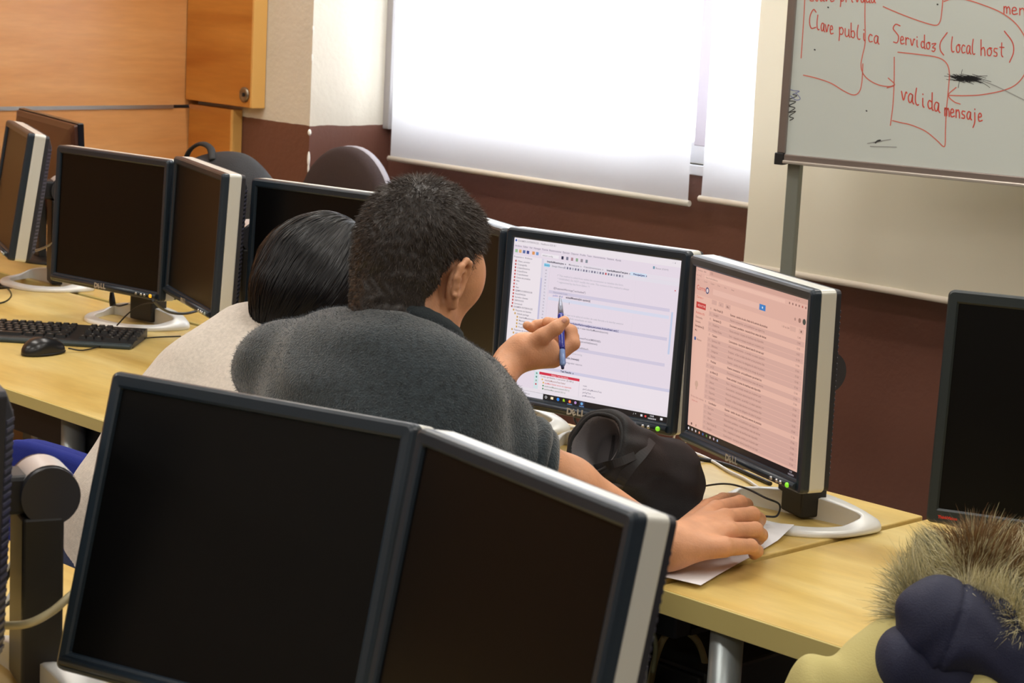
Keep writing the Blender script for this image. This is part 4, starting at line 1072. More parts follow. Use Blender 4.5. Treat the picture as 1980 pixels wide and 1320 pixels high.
    # long locks combed over the surface
    p, nn = surf_samples(V, F, 15000, rng)
    part = J(690, 440, 3.86); steps = [p]; cur = p.copy()
    goal = J(520, 640, 3.79)
    h = 1e-3
    for i in range(7):
        d = (goal - cur); d /= np.linalg.norm(d, axis=1, keepdims=True)
        aw = cur - part; aw /= np.maximum(np.linalg.norm(aw, axis=1, keepdims=True), 1e-6)
        d = d * .75 + aw * .5 + np.array([0, 0, -.25])
        g = np.stack([hf(cur + np.eye(3)[a] * h) - hf(cur - np.eye(3)[a] * h) for a in range(3)], 1); g /= np.maximum(np.linalg.norm(g, axis=1, keepdims=True), 1e-9)
        d -= g * (d * g).sum(1, keepdims=True); d /= np.maximum(np.linalg.norm(d, axis=1, keepdims=True), 1e-6)
        cur = cur + d * .014; cur = cur - g * (hf(cur) - .0012 - .0012 * math.sin(i))[:, None]
        steps.append(cur.copy())
    P = np.stack(steps, 1) + rng.normal(size=(len(p), 1, 3)) * .0008
    VV, FF = ribbons(P, .0013, rng, .2, nn)
    st = link('hair_strands', np_mesh('hair_strands', local(t, VV), FF, mat('black_strand', (13, 13, 17), .42, 0, .3)), hr); st['kind'] = 'stuff'
    return t
woman()
# ------------------------------------------------------------------ whiteboard with red handwriting
def whiteboard():
    yaw = math.radians(14.5)
    O = np.array([-3.133, 3.95, 1.256]); ux = np.array([math.cos(yaw), math.sin(yaw), 0]); nn = np.array([math.sin(yaw), -math.cos(yaw), 0])
    t = thing('whiteboard', 'whiteboard on a metal stand, covered with red handwriting and arrows', 'whiteboard', tuple(O * [1, 1, 0]), yaw)
    W, Hh = 1.5, 1.0; z0 = O[2]
    WB = mat('whiteboard_face', (198, 205, 201), .22, 0, .5, var=.02, vscale=2)
    fr = mat('board_aluminium', (140, 128, 122), .35, .6)
    bm = bmesh.new(); box(bm, .0, W, .004, .018, z0, z0 + Hh); obj('board', bm, WB, t); board = t.children[0]
    def bar(name, b, m=fr):
        bm = bmesh.new(); box(bm, *b, .002, 2); return obj(name, bm, m, t)
    bar('frame_rail', (-.006, .014, -.004, .022, z0 + .012, z0 + Hh - .012)); bar('frame_rail', (W - .014, W + .006, -.004, .022, z0 + .012, z0 + Hh - .012))
    bar('frame_rail', (.012, W - .012, -.004, .022, z0 - .012, z0 + .010)); bar('frame_rail', (.012, W - .012, -.004, .022, z0 + Hh - .012, z0 + Hh + .008))
    bar('frame_lip', (.012, W - .012, -.010, -.004, z0 - .012, z0 - .004), mat('bright_aluminium', (214, 206, 198), .3, .7))
    for x in (-.010, W - .012):
        for z in (z0 - .016, z0 + Hh - .014): 
            c = bar('corner_cap', (x, x + .022, -.008, .024, z, z + .028), mat('black_plastic', (22, 22, 24), .5))
    PO = mat('stand_post_steel', (142, 146, 138), .4, .5)
    for x in (.026, W - .05):
        bm = bmesh.new(); box(bm, x - .016, x + .016, .026, .05, .03, z0 + Hh * .8, .003, 2); p = obj('post', bm, PO, t)
        bm = bmesh.new(); box(bm, x - .02, x + .02, -.25, .33, .0, .03, .006, 2); obj('foot_bar', bm, PO, p)
    # handwriting: strokes drawn on the board plane
    S0 = .28027
    def B(x, y):
        P = PP(1480 + x * S0, y * S0, O, nn) - O
        return np.array([P @ ux, .0036, P[2] + z0])
    def ink(name, strokes, w, m, parent):
        V = []; F = []
        for st in strokes:
            pts = [B(*p) for p in st]
            if len(pts) > 2: pts = smooth_path(pts, 5)
            pts = np.array(pts); d = np.gradient(pts, axis=0); d /= np.maximum(np.linalg.norm(d, axis=1, keepdims=True), 1e-9)
            sd = np.stack([-d[:, 2], 0 * d[:, 0], d[:, 0]], 1) * w * .5; b = len(V)
            for p, s_ in zip(pts, sd): V += [p - s_, p + s_]
            for i in range(len(pts) - 1): F.append((b + 2 * i, b + 2 * i + 2, b + 2 * i + 3, b + 2 * i + 1))
            for e, s_, dd in ((pts[0], sd[0], -d[0]), (pts[-1], sd[-1], d[-1])):     # round ends
                b = len(V); V += [e - s_, e + s_, e + s_ * .6 + dd * w * .45, e - s_ * .6 + dd * w * .45]; F.append((b, b + 1, b + 2, b + 3))
        return link(name, pydata(name, V, F, m), parent)
    red = mat('red_marker', (204, 74, 60), .5); blk = mat('black_marker', (44, 44, 46), .55)
    A = {
     'C': [[(.95, .15), (.6, .0), (.15, .3), (.05, .7), (.3, 1), (.9, .95)]], 'l': [[(.35, -.75), (.15, .1), (.2, .8), (.5, 1), (.7, .9)]],
     'a': [[(.8, .1), (.35, .05), (.05, .5), (.2, .95), (.55, .85), (.8, .15)], [(.8, .15), (.78, .8), (1, 1)]], 'v': [[(.0, .1), (.35, .95), (.75, .05), (.95, .1)]],
     'e': [[(.1, .55), (.7, .4), (.6, .05), (.25, .1), (.1, .6), (.3, 1), (.9, .85)]], 'p': [[(.1, .05), (.12, .9), (.02, 1.7)], [(.12, .3), (.5, .0), (.85, .35), (.6, .85), (.15, .85)]],
     'u': [[(.08, .05), (.08, .75), (.35, 1), (.75, .7), (.8, .05)], [(.8, .4), (.82, .8), (1, 1)]], 'b': [[(.1, -.8), (.1, .9)], [(.1, .3), (.55, .1), (.8, .5), (.55, .95), (.1, .85)]],
     'i': [[(.3, .1), (.3, .8), (.5, 1)], [(.3, -.35), (.33, -.3)]], 'c': [[(.8, .15), (.4, .05), (.1, .5), (.3, .95), (.85, .85)]],
     'S': [[(1, -.75), (.4, -.9), (.05, -.5), (.45, -.1), (.8, .3), (.6, .85), (.1, .8)]], 'r': [[(.1, .05), (.15, 1)], [(.12, .4), (.45, .05), (.8, .15)]], 'z': [[(.1, .15), (.7, .1), (.2, .6), (.6, .7), (.4, 1.1), (.1, 1)]],
     'd': [[(.75, .2), (.3, .1), (.05, .55), (.3, .95), (.75, .75)], [(.8, -.8), (.78, .8), (1, 1)]], 'o': [[(.5, .05), (.1, .35), (.2, .9), (.65, .9), (.85, .4), (.5, .05), (.9, .1)]],
     'h': [[(.1, -.8), (.1, 1)], [(.1, .4), (.5, .05), (.75, .4), (.8, 1)]], 's': [[(.75, .1), (.25, .1), (.2, .45), (.65, .6), (.6, .95), (.1, .95)]], 't': [[(.4, -.6), (.35, .7), (.6, 1)], [(.05, -.1), (.8, -.1)]],
     'n': [[(.1, .05), (.1, 1)], [(.1, .35), (.5, .02), (.75, .35), (.8, 1)]], 'm': [[(.05, .05), (.05, 1)], [(.05, .3), (.3, .02), (.45, .3), (.45, .95)], [(.45, .35), (.7, .02), (.9, .35), (.95, 1)]],
     'j': [[(.5, .05), (.5, 1.2), (.15, 1.9)], [(.5, -.4), (.53, -.35)]], '(': [[(.9, -.9), (.3, -.1), (.3, .7), (.7, 1.3)]], ')': [[(.1, -1.0), (.7, -.2), (.75, .7), (.4, 1.3)]],
    }
    def write(s, x0, y0, x1, y1, h, wd=None):
        """letters between two baseline points; h = x-height"""
        n = len(s); out = []
        sl = (y1 - y0) / (x1 - x0); adv = (x1 - x0) / n
        for i, c in enumerate(s):
            if c == ' ': continue
            bx = x0 + adv * i
            for st in A[c]:
                out.append([(bx + px * adv * .88, y0 + sl * (bx + px * adv * .88 - x0) - h + py * h) for px, py in st])
        return out
    HWK = .0025
    ink('handwriting', [[(298 + px * 50, 65 + py * 130) for px, py in st] for st in A['C']] + write('lave', 348, 202, 470, 240, 58), HWK, red, board)
    ink('handwriting', write('publica', 503, 240, 785, 306, 56), HWK, red, board)
    ink('handwriting', [[(875 + px * 50, 302 - 70 + py * 72) for px, py in st] for st in A['S']] + write('ervido', 925, 300, 1140, 345, 52) + [[(1140 + px * 46, 295 + py * 55) for px, py in st] for st in A['z']], HWK, red, board)
    ink('handwriting', [[(1250, 225), (1205, 290), (1203, 345), (1226, 380)], [(1645, 215), (1700, 290), (1708, 360), (1680, 430)]] + write('local', 1275, 358, 1455, 378, 60) + write('host', 1480, 382, 1655, 394, 60), HWK, red, board)
    ink('handwriting', write('valida', 935, 690, 1205, 778, 66), HWK * 1.15, red, board)
    ink('handwriting', write('mensaje', 1232, 798, 1500, 840, 56), HWK * 1.15, red, board)
    ink('handwriting', write('men', 1640, 92, 1800, 108, 50), HWK, red, board)
    ink('handwriting', write('Clave privada', 300, 6, 760, 20, 46), HWK, red, board)
    L = [[(268, -30), (262, 100), (252, 250), (242, 400)], [(258, 518), (350, 540), (450, 575), (540, 630), (605, 655), (645, 630), (662, 560), (668, 440)],
         [(684, -30), (682, 120), (684, 290), (666, 380), (655, 450), (672, 512), (720, 558), (785, 588), (850, 597), (885, 587)], [(843, 538), (888, 585), (835, 606)],
         [(808, 45), (900, 85), (1050, 142), (1165, 174), (1200, 150), (1213, 80), (1222, -30)], [(1228, 10), (1300, -12), (1390, 0), (1500, 35), (1610, 80), (1700, 140), (1760, 210), (1800, 290), (1820, 380), (1800, 480), (1740, 570), (1650, 620), (1500, 652), (1380, 660), (1262, 658)],
         [(1312, 603), (1258, 655), (1295, 700), (1340, 718)], [(885, 395), (884, 560), (876, 720), (858, 865)], [(910, 360), (1050, 375), (1180, 395), (1242, 432), (1265, 500), (1258, 620), (1245, 760), (1238, 900), (1236, 995), (1222, 1010), (1180, 970), (1100, 905), (1000, 862), (930, 846), (872, 832)]]
    ink('diagram_lines', L, .0024, mat('red_marker_thin', (208, 104, 88), .5), board)
    r2 = random.Random(3); sc = []
    for k in range(90):
        cx, cy = r2.gauss(1385, 42), r2.gauss(545, 9); l = r2.uniform(30, 130); a = r2.gauss(.13, .13)
        sc.append([(cx - l * math.cos(a) * .6, cy - l * math.sin(a) * .6 - 4), (cx + l * math.cos(a) * .6, cy + l * math.sin(a) * .6)])
    sc += [[(1440, 560), (1500, 575), (1545, 604)], [(1355, 480), (1335, 560), (1326, 605)]]
    ink('black_scribble', sc, .0011, blk, board)
    ink('grey_smear', [[(1500, 560), (1600, 600), (1790, 695)], [(700, 990), (780, 975), (860, 962)], [(720, 1010), (900, 1015)], [(740, 985), (800, 975)]], .0022, mat('grey_smudge', (150, 152, 150), .6), board)
    ink('black_blot', [[(755, 985), (770, 972), (788, 968)], [(760, 980), (782, 972)], [(334, 342), (338, 344)], [(427, 50), (430, 52)], [(692, 764), (695, 766)], [(1182, 30), (1185, 31)]], .0035, blk, board)
    ink('black_zigzag', [[(185, 652), (212, 662), (150, 692), (205, 702), (158, 730), (200, 745), (158, 775), (205, 768), (160, 802), (190, 815), (165, 830)]], .0022, blk, board)
    ink('blue_scribble', [[(155, 612), (190, 625), (230, 630), (190, 648)], [(205, 640), (236, 680), (205, 690), (170, 660)]], .0018, mat('blue_marker', (112, 118, 168), .5), board)
    return t
whiteboard()

# ------------------------------------------------------------------ keyboard and mice
def keyboard():
    a, b_, c_ = PZ(285, 633, .765), PZ(215, 667, .757), PZ(0, 616, .765)
    yaw = math.atan2(a[1] - c_[1], a[0] - c_[0]); L, Wd = .455, .150
    ux = np.array([math.cos(yaw), math.sin(yaw), 0]); o = a - ux * L / 2
    t = thing('keyboard', 'black keyboard on the left desk in front of the switched-off monitor', 'keyboard', (o[0], o[1], DZ), yaw)
    BLK = mat('keyboard_black', (24, 25, 28), .42)
    bm = bmesh.new()
    prof = [(0, .0), (0, .022), (-.006, .0235), (-Wd + .012, .012), (-Wd, .009), (-Wd, .0)]
    R = [[bm.verts.new((x, y, z)) for y, z in prof] for x in (-L / 2, L / 2)]
    for k in range(len(prof)): bm.faces.new((R[0][k], R[0][(k + 1) % 6], R[1][(k + 1) % 6], R[1][k]))
    bm.faces.new(R[0]); bm.faces.new(R[1]); obj('case', bm, BLK, t)
    bm = bmesh.new(); box(bm, -L / 2, L / 2, -Wd - .022, -Wd + .003, 0, .011, .004, 2); obj('front_lip', bm, mat('keyboard_lip', (44, 58, 64), .4), t)
    def keyme(w):
        bm = bmesh.new(); v = box(bm, -w / 2, w / 2, -.0085, .0085, 0, .0075)
        for q in v:
            if q.co.z > .004: q.co.x *= (w - .005) / w; q.co.y *= .72
        return mesh_of('key', bm, mat('key_black', (20, 20, 22), .38))
    leg = cached('keyleg', lambda: pydata('legend', [(-.003, .0005, .0076), (.001, .0005, .0076), (.001, .0035, .0076), (-.003, .0035, .0076)], [(0, 1, 2, 3)], mat('key_legend', (150, 150, 150), .6)))
    sl = math.atan2(.0115, Wd - .018)
    rows = [(.022, [(-.216, .018)] + [(-.178 + k * .0192 + (k // 4) * .010, .017) for k in range(12)] + [(.102 + k * .0192, .017) for k in range(3)]),
            (.047, [(-.216 + k * .0192, .0178) for k in range(13)] + [(.048, .036)] + [(.102 + k * .0192, .0178) for k in range(3)] + [(.163 + k * .0192, .0178) for k in range(4)]),
            (.0665, [(-.211, .027)] + [(-.187 + k * .0192, .0178) for k in range(12)] + [(.055, .022)] + [(.102 + k * .0192, .0178) for k in range(3)] + [(.163 + k * .0192, .0178) for k in range(4)]),
            (.086, [(-.209, .031)] + [(-.182 + k * .0192, .0178) for k in range(12)] + [(.053, .026)] + [(.163 + k * .0192, .0178) for k in range(3)]),
            (.1055, [(-.212, .024)] + [(-.192 + k * .0192, .0178) for k in range(11)] + [(.041, .050), (.1212, .0178)] + [(.163 + k * .0192, .0178) for k in range(4)]),
            (.125, [(-.211, .026), (-.184, .022), (-.160, .022), (-.094, .105), (-.026, .022), (-.001, .022), (.024, .022), (.050, .026)] + [(.102 + k * .0192, .0178) for k in range(3)] + [(.173, .037), (.2014, .0178)])]
    for yy, ks in rows:
        for x, w in ks:
            z = .0232 - (yy - .006) * .0115 / (Wd - .018)
            o_ = link('key', cached(('key', round(w, 3)), lambda w=w: keyme(w)), t, Matrix.Translation((x, -yy, z - .0012)) @ Matrix.Rotation(sl, 4, 'X'))
            link('legend', leg, o_)
keyboard()
def mouse(label, p, yaw, col=(26, 27, 30), z0=DZ):
    t = thing('computer_mouse', label, 'mouse', (p[0], p[1], z0), yaw)
    fm = field([E_((0, 0, .006), (.031, .057, .030), k=.01), E_((0, -.012, .012), (.029, .036, .027), k=.015), ('&', .004, lambda q: -q[:, 2]), ('&', .006, lambda q: np.abs(q[:, 0]) - .030)])
    V, F = nets(fm, (-.05, -.08, -.02), (.05, .08, .06), .002)
    link('shell', np_mesh('shell', V, F, mat('mouse_black', col, .28)), t)
    bm = bmesh.new(); tube(bm, [(-.031 * math.cos(a) * 1.0, .056 * math.sin(a), .004) for a in np.linspace(0, 2 * math.pi, 33)], .0022, 6, 0, False); obj('base_rim', bm, mat('mouse_rim', (18, 18, 20), .5), t)
    bm = bmesh.new(); tube(bm, [(0, .030 + .011 * math.cos(a), .021 + .011 * math.sin(a)) for a in np.linspace(0, 2 * math.pi, 25)], .003, 8, 0, False); obj('scroll_wheel', bm, mat('wheel_rubber', (60, 60, 62), .6), t)
    bm = bmesh.new(); tube(bm, [(0, y, .0375 - .0045 * ((y - .0) / .05) ** 2 * 2.2 - .0042) for y in np.linspace(.012, .05, 8)], .0008, 6); obj('button_seam', bm, mat('dark_slot', (25, 20, 18), .6), t)
    return t
ms_p = PZ(84, 684, DZ); d_ = PZ(135, 672, DZ) - PZ(40, 684, DZ)
mouse('black mouse lying on the left desk beside the keyboard', ms_p, math.atan2(d_[1], d_[0]) - math.pi / 2)
PAPER_Z = DZ + .0045
hm_ = (PZ(1445, 1015, .76) + PZ(1425, 1040, .76)) / 2
mouse('dark mouse hidden under the hand on the white paper', hm_ + np.array([-.004, -.022, 0]), math.radians(-8), (30, 30, 32), PAPER_Z)

# pen in the raised hand
def pen():
    a, b = J(1083, 571, LD + .065), J(1088, 713, LD - .014)
    d = (a - b) / np.linalg.norm(a - b); L = np.linalg.norm(a - b)
    t = thing('pen', 'blue ballpoint pen held upright in front of the lit screen', 'pen', tuple(b))
    M = Vector((0, 0, 1)).rotation_difference(Vector(d)).to_matrix().to_4x4()
    def lp(name, prof, m):
        bm = bmesh.new(); lathe(bm, prof, 20); return obj(name, bm, m, t, True, M)
    lp('barrel', [(.0052, L * .25), (.0054, L * .30), (.0054, L * .72), (.0050, L * .74)], mat('blue_barrel', (28, 44, 150), .25, coat=.4))
    lp('tip_cone', [(.0049, L * .74), (.0040, L * .86), (.0016, L * .965), (.0005, L)], mat('pen_tip_grey', (150, 156, 178), .3, .3))
    lp('rear_sleeve', [(.0030, L * .035), (.0048, L * .06), (.0052, L * .25)], mat('clear_blue_sleeve', (120, 150, 205), .15))
    lp('push_button', [(.0018, 0), (.0026, .001), (.0028, L * .045)], mat('dark_blue_button', (20, 28, 84), .3))
    bm = bmesh.new(); box(bm, -.0013, .0013, .0056, .0070, L * .08, L * .30, .0004, 1); obj('clip', bm, mat('blue_barrel', (0, 0, 0)), t, False, M)
pen()

# paper under the hand
def paper():
    z = PAPER_Z
    c0, c1, c2 = PZ(1355, 1131, z), PZ(1535, 1027, z), PZ(1262, 1110, z)
    u, v = c1 - c0, c2 - c0
    v = v / np.linalg.norm(v); u_n = u / np.linalg.norm(u); v = v - u_n * (v @ u_n) * .55; v = v / np.linalg.norm(v) * .21
    t = thing('paper_sheet', 'white sheet of paper under the hand, overlapping two desks', 'paper', tuple(c0 * [1, 1, 0] + np.array([0, 0, z])))
    V = []; F = []; n = 16
    for i in range(n + 1):
        for j in range(n + 1):
            a, b = i / n, j / n
            p = u * a + v * b; lift = .012 * max(0, a - .82) / .18 * (1 - b) ** 2 + .0006 * math.sin(a * 9) + .004 * (max(0, .2 - a) / .2) ** 2 * b
            V.append((p[0], p[1], lift))
    for i in range(n):
        for j in range(n): q = i * (n + 1) + j; F.append((q, q + 1, q + n + 2, q + n + 1))
    link('sheet', pydata('sheet', V, F, mat('paper', (236, 236, 240), .8), True), t)
paper()

# ------------------------------------------------------------------ soft black bag with grey lining
def bag():
    c = J(1268, 925, 3.66); mth = J(1166, 866, 3.55)
    t = thing('bag', 'soft black fabric bag lying between the lit monitors\' stands, grey lining showing', 'bag', (c[0], c[1], DZ))
    axv = (mth - c); axn = axv / np.linalg.norm(axv)
    lowc = PZ(1255, 978, .758)
    outer = field([E_(c, (.078, .078, .066), k=.02), C_(c, mth, .066, .067, .03), C_(J(1300, 905, 3.68), J(1310, 950, 3.68), .040, .042, .03),
                   C_(PZ(1225, 970, .757), PZ(1300, 985, .757), .017, .017, .012), C_(PZ(1235, 965, .757), PZ(1290, 950, .757), .018, .02, .03)])
    wr = lambda p: .0032 * np.sin(p[:, 0] * 70 + 3 * np.sin(p[:, 2] * 45)) * np.sin(p[:, 1] * 55 + p[:, 2] * 40)
    inner = lambda p: cone(p, c + axv * .86, mth + axv * .7, .034, .074)
    plane = lambda p: (p - (mth + axn * .022)) @ axn
    fo = lambda p: smax(smax(smax(outer(p) + wr(p), -inner(p), .006), plane(p), .006), (DZ + .001) - p[:, 2], .003)
    V, F = nets(fo, c - .2, c + .2, .0024)
    fc = V[F].mean(1); isin = inner(fc) < .0035
    link('shell', np_mesh('shell', local(t, V), F[~isin], mat('black_cloth', (19, 20, 23), .7, bump=.25, bscale=420)), t)
    sh = t.children[0]
    used = np.unique(F[isin]); mp = -np.ones(len(V), int); mp[used] = np.arange(len(used))
    link('lining', np_mesh('lining', local(t, V[used]), mp[F[isin]], mat('grey_lining', (112, 110, 113), .8, bump=.3, bscale=500)), t)
    u_, w_ = (np.array(x) for x in frame_of(axn)); mc_ = mth + axn * .0195 - np.array(t.location)
    bm = bmesh.new(); tube(bm, [mc_ + (u_ * math.cos(a) + w_ * math.sin(a)) * (.0535 + .0012 * math.sin(5 * a)) for a in np.linspace(0, 2 * math.pi, 49)], .0045, 8, 0, False)
    obj('rim', bm, mat('black_cloth', (0, 0, 0)), t)
    def on(px, py, off=.002):
        """where the sight line meets the cloth"""
        r = ray(px, py); s = 3.3
        best = (9, s)
        for _ in range(60):
            e = float(fo((CAM + r * s)[None])[0]); best = min(best, (abs(e), s)); s += min(.02, e * .7)
        s = best[1]
        return CAM + r * (s - off) - np.array(t.location)
    def band(name, pix, w, m, par):
        pts = smooth_path([on(*p) for p in pix], 6); V = []; F = []
        for i, p in enumerate(pts):
            d = pts[min(i + 1, len(pts) - 1)] - pts[max(i - 1, 0)]; s = np.cross(d, CR[2]); s /= max(1e-9, np.linalg.norm(s))
            for o_, lift in ((-w, .0005), (-w, -.0018), (w, -.0018), (w, .0005)): V.append(p + s * o_ + CR[2] * lift)
        for i in range(len(pts) - 1):
            for k in range(4): F.append((i * 4 + k, i * 4 + (k + 1) % 4, i * 4 + 4 + (k + 1) % 4, i * 4 + 4 + k))
        return link(name, pydata(name, V, F, m), par)
    STR = mat('black_strap', (26, 26, 29), .55)
    band('strap', [(1258, 848), (1242, 872), (1218, 900), (1196, 932), (1182, 960)], .011, STR, t)
    band('strap', [(1150, 905), (1172, 900), (1200, 892), (1228, 880)], .007, STR, t)
    band('lining_seam', [(1186, 842), (1184, 862), (1178, 892)], .0022, mat('seam_grey', (64, 62, 64), .8), t)
    z_ = band('zip', [(1143, 912), (1146, 926), (1149, 940), (1151, 953)], .0022, mat('zip_teeth', (120, 110, 100), .35, .8), t)
    q = on(1141, 910, .006)
    bm = bmesh.new(); tube(bm, [q + CR[0] * .0062 * math.cos(a) - CR[1] * .0045 * math.sin(a) for a in np.linspace(0, 2 * math.pi, 21)], .0016, 8, 0, False)
    tube(bm, [q - CR[1] * -.004, q + CR[1] * .022], .0017, 8)
    obj('zip_pull', bm, mat('gold_metal', (206, 158, 104), .3, .85), z_)
    q = on(1190, 937, .004); bm = bmesh.new(); bmesh.ops.create_cube(bm, size=1, matrix=Matrix.Translation(Vector(q)) @ Matrix(np.stack([CR[0], -CR[1], -CR[2]], 1).tolist()).to_4x4() @ Matrix.Diagonal((.030, .007, .004, 1)))
    bmesh.ops.bevel(bm, geom=bm.edges[:], offset=.0012, segments=2, affect='EDGES'); obj('buckle', bm, mat('grey_buckle', (70, 74, 76), .3), t)
bag()

# ------------------------------------------------------------------ chairs
def office_chair(label, p, yaw, seat_h, bw, bh, bz, shell_col, cloth, arch, group=None):
    """task chair: five-star base, gas column, seat, backrest with shell; faces local +y"""
    t = thing('office_chair', label, 'chair', (p[0], p[1], 0), yaw, group)
    pl = mat('chair_plastic', (36, 36, 38), .5)
    bm = bmesh.new(); cyl(bm, (0, 0, .07), (0, 0, seat_h - .06), .027, 18); obj('column', bm, pl, t)
    for k in range(5):
        a = 2 * math.pi * k / 5 + .3; bm = bmesh.new()
        tube(bm, [(0, 0, .105), (.14 * math.cos(a), .14 * math.sin(a), .095), (.29 * math.cos(a), .29 * math.sin(a), .07)], [.03, .024, .017], 10); sp = obj('base_spoke', bm, pl, t)
        bm = bmesh.new(); cx, cy = .29 * math.cos(a), .29 * math.sin(a); cyl(bm, (cx - .02 * math.sin(a), cy + .02 * math.cos(a), .0275), (cx + .02 * math.sin(a), cy - .02 * math.cos(a), .0275), .027, 16); obj('caster', bm, pl, sp)
    bm = bmesh.new(); box(bm, -.23, .23, -.20, .24, seat_h - .06, seat_h, .028, 4); obj('seat', bm, cloth, t, True)
    bm = bmesh.new(); tube(bm, smooth_path([(0, -.05, seat_h - .07), (0, -.24, seat_h - .06), (0, -.285, seat_h + .06), (0, -.275, bz + bh * .35)], 6), .018, 10); obj('back_bar', bm, pl, t)
    def outline(i):
        pts = []
        for k in range(48):
            a = 2 * math.pi * k / 48; ca, sa = math.cos(a), math.sin(a); e = arch if sa > 0 else .55
            pts.append(((abs(ca) ** e) * math.copysign(1, ca) * (bw / 2 - i), bz + bh / 2 + (abs(sa) ** (e if sa < 0 else 1.0 if arch > .9 else e)) * math.copysign(1, sa) * (bh / 2 - i)))
        return pts
    def pad(name, layers, m):
        bm = bmesh.new(); R = []
        for i, y in layers:
            R.append([bm.verts.new((x, -.235 + y - .25 * (x / bw) ** 2 * -.12 * 1, z)) for x, z in outline(i)])
        for A_, B_ in zip(R[:-1], R[1:]):
            for k in range(48):
                f = bm.faces.new((A_[k], A_[(k + 1) % 48], B_[(k + 1) % 48], B_[k])); f.smooth = True
        bm.faces.new(R[0]); bm.faces.new(R[-1]); return obj(name, bm, m, t)
    pad('backrest', [(.006, -.012), (.002, .0), (.002, .018), (.008, .030), (.02, .037), (.06, .042), (.14, .044)], cloth)
    pad('back_shell', [(.05, -.030), (.012, -.028), (.001, -.022), (.0, -.008), (.004, .002)], shell_col)
    return t
BLUE = mat('blue_chair_cloth', (10, 34, 128), .9, bump=.3, bscale=600)
wc = J(70, 900, 4.05)
office_chair('empty blue office chair beyond the black monitor neck at the lower left', (wc[0] + .03, wc[1] + .25, 0), math.radians(4), .44, .43, .36, wc[2] - .36 + .045, BLUE, BLUE, .6)
def stool(x, y):
    t = thing('stool', 'low blue stool under the person in the pale sweater', 'stool', (x, y, 0))
    bm = bmesh.new(); lathe(bm, [(.05, .40), (.17, .405), (.185, .42), (.185, .445), (.17, .462), (.05, .468)], 32); obj('seat', bm, BLUE, t, True)
    bm = bmesh.new(); cyl(bm, (0, 0, .02), (0, 0, .405), .025, 16); obj('column', bm, DKST, t)
    bm = bmesh.new(); lathe(bm, [(.19, 0), (.19, .012), (.05, .03), (.03, .035)], 32); obj('base', bm, DKST, t)
ws = J(302, 1120, 3.72); stool(ws[0], ws[1])
office_chair('blue office chair under the person in the dark grey sweater', (-2.37, 2.03, 0), math.radians(16), .46, .43, .38, .50, BLUE, BLUE, .6)
cb = PY(672, 282, 4.15)
office_chair('brown upholstered office chair with pale shell edge, by the window pier', (cb[0] - .0, 3.93, 0), math.radians(180), .48, .44, .50, cb[2] - .50, mat('pale_shell', (164, 160, 168), .5), mat('brown_chair_cloth', (58, 45, 44), .95, bump=.3, bscale=600, var=.12, vscale=300), 1.0)

# ------------------------------------------------------------------ backpack on the far desk
def backpack():
    c = np.array([-4.70, 3.48, .74])
    t = thing('backpack', 'black backpack with a top loop standing on the far desk', 'backpack', tuple(c), math.radians(20))
    fb = field([E_((.02, 0, .180), (.190, .115, .215), k=.02), C_((-.08, .02, .09), (.08, .02, .09), .10, .10, .05), E_((0, -.075, .12), (.125, .06, .12), k=.03), ('&', .01, lambda q: -q[:, 2])])
    f2 = lambda q: fb(q) + .004 * np.sin(q[:, 0] * 32 + 2 * np.sin(q[:, 2] * 21))
    V, F = nets(f2, (-.28, -.24, -.03), (.30, .22, .46), .006)
    link('body', np_mesh('body', V, F, mat('backpack_nylon', (36, 36, 39), .75, bump=.5, bscale=380)), t)
    STR = mat('backpack_strap', (22, 22, 24), .7)
    bm = bmesh.new(); tube(bm, smooth_path([(-.13, .02, .29), (-.115, .01, .37), (-.07, -.0, .405), (-.02, -.02, .40), (.01, -.05, .37)], 6), .011, 8, 0, True, .5); obj('top_loop', bm, STR, t)
    for pts in ([(-.13, -.04, .31), (-.05, -.085, .31), (.06, -.09, .30), (.16, -.05, .24)], [(-.1, -.125, .19), (0, -.142, .20), (.1, -.125, .17)]):
        bm = bmesh.new(); tube(bm, smooth_path(pts, 8), .0055, 8); obj('zip', bm, STR, t)
    bm = bmesh.new(); tube(bm, smooth_path([(.10, .06, .30), (.16, .0, .26), (.185, -.04, .15), (.16, -.07, .04)], 6), .016, 8, 0, True, .4); obj('shoulder_strap', bm, mat('grey_strap', (92, 96, 110), .7), t)
backpack()

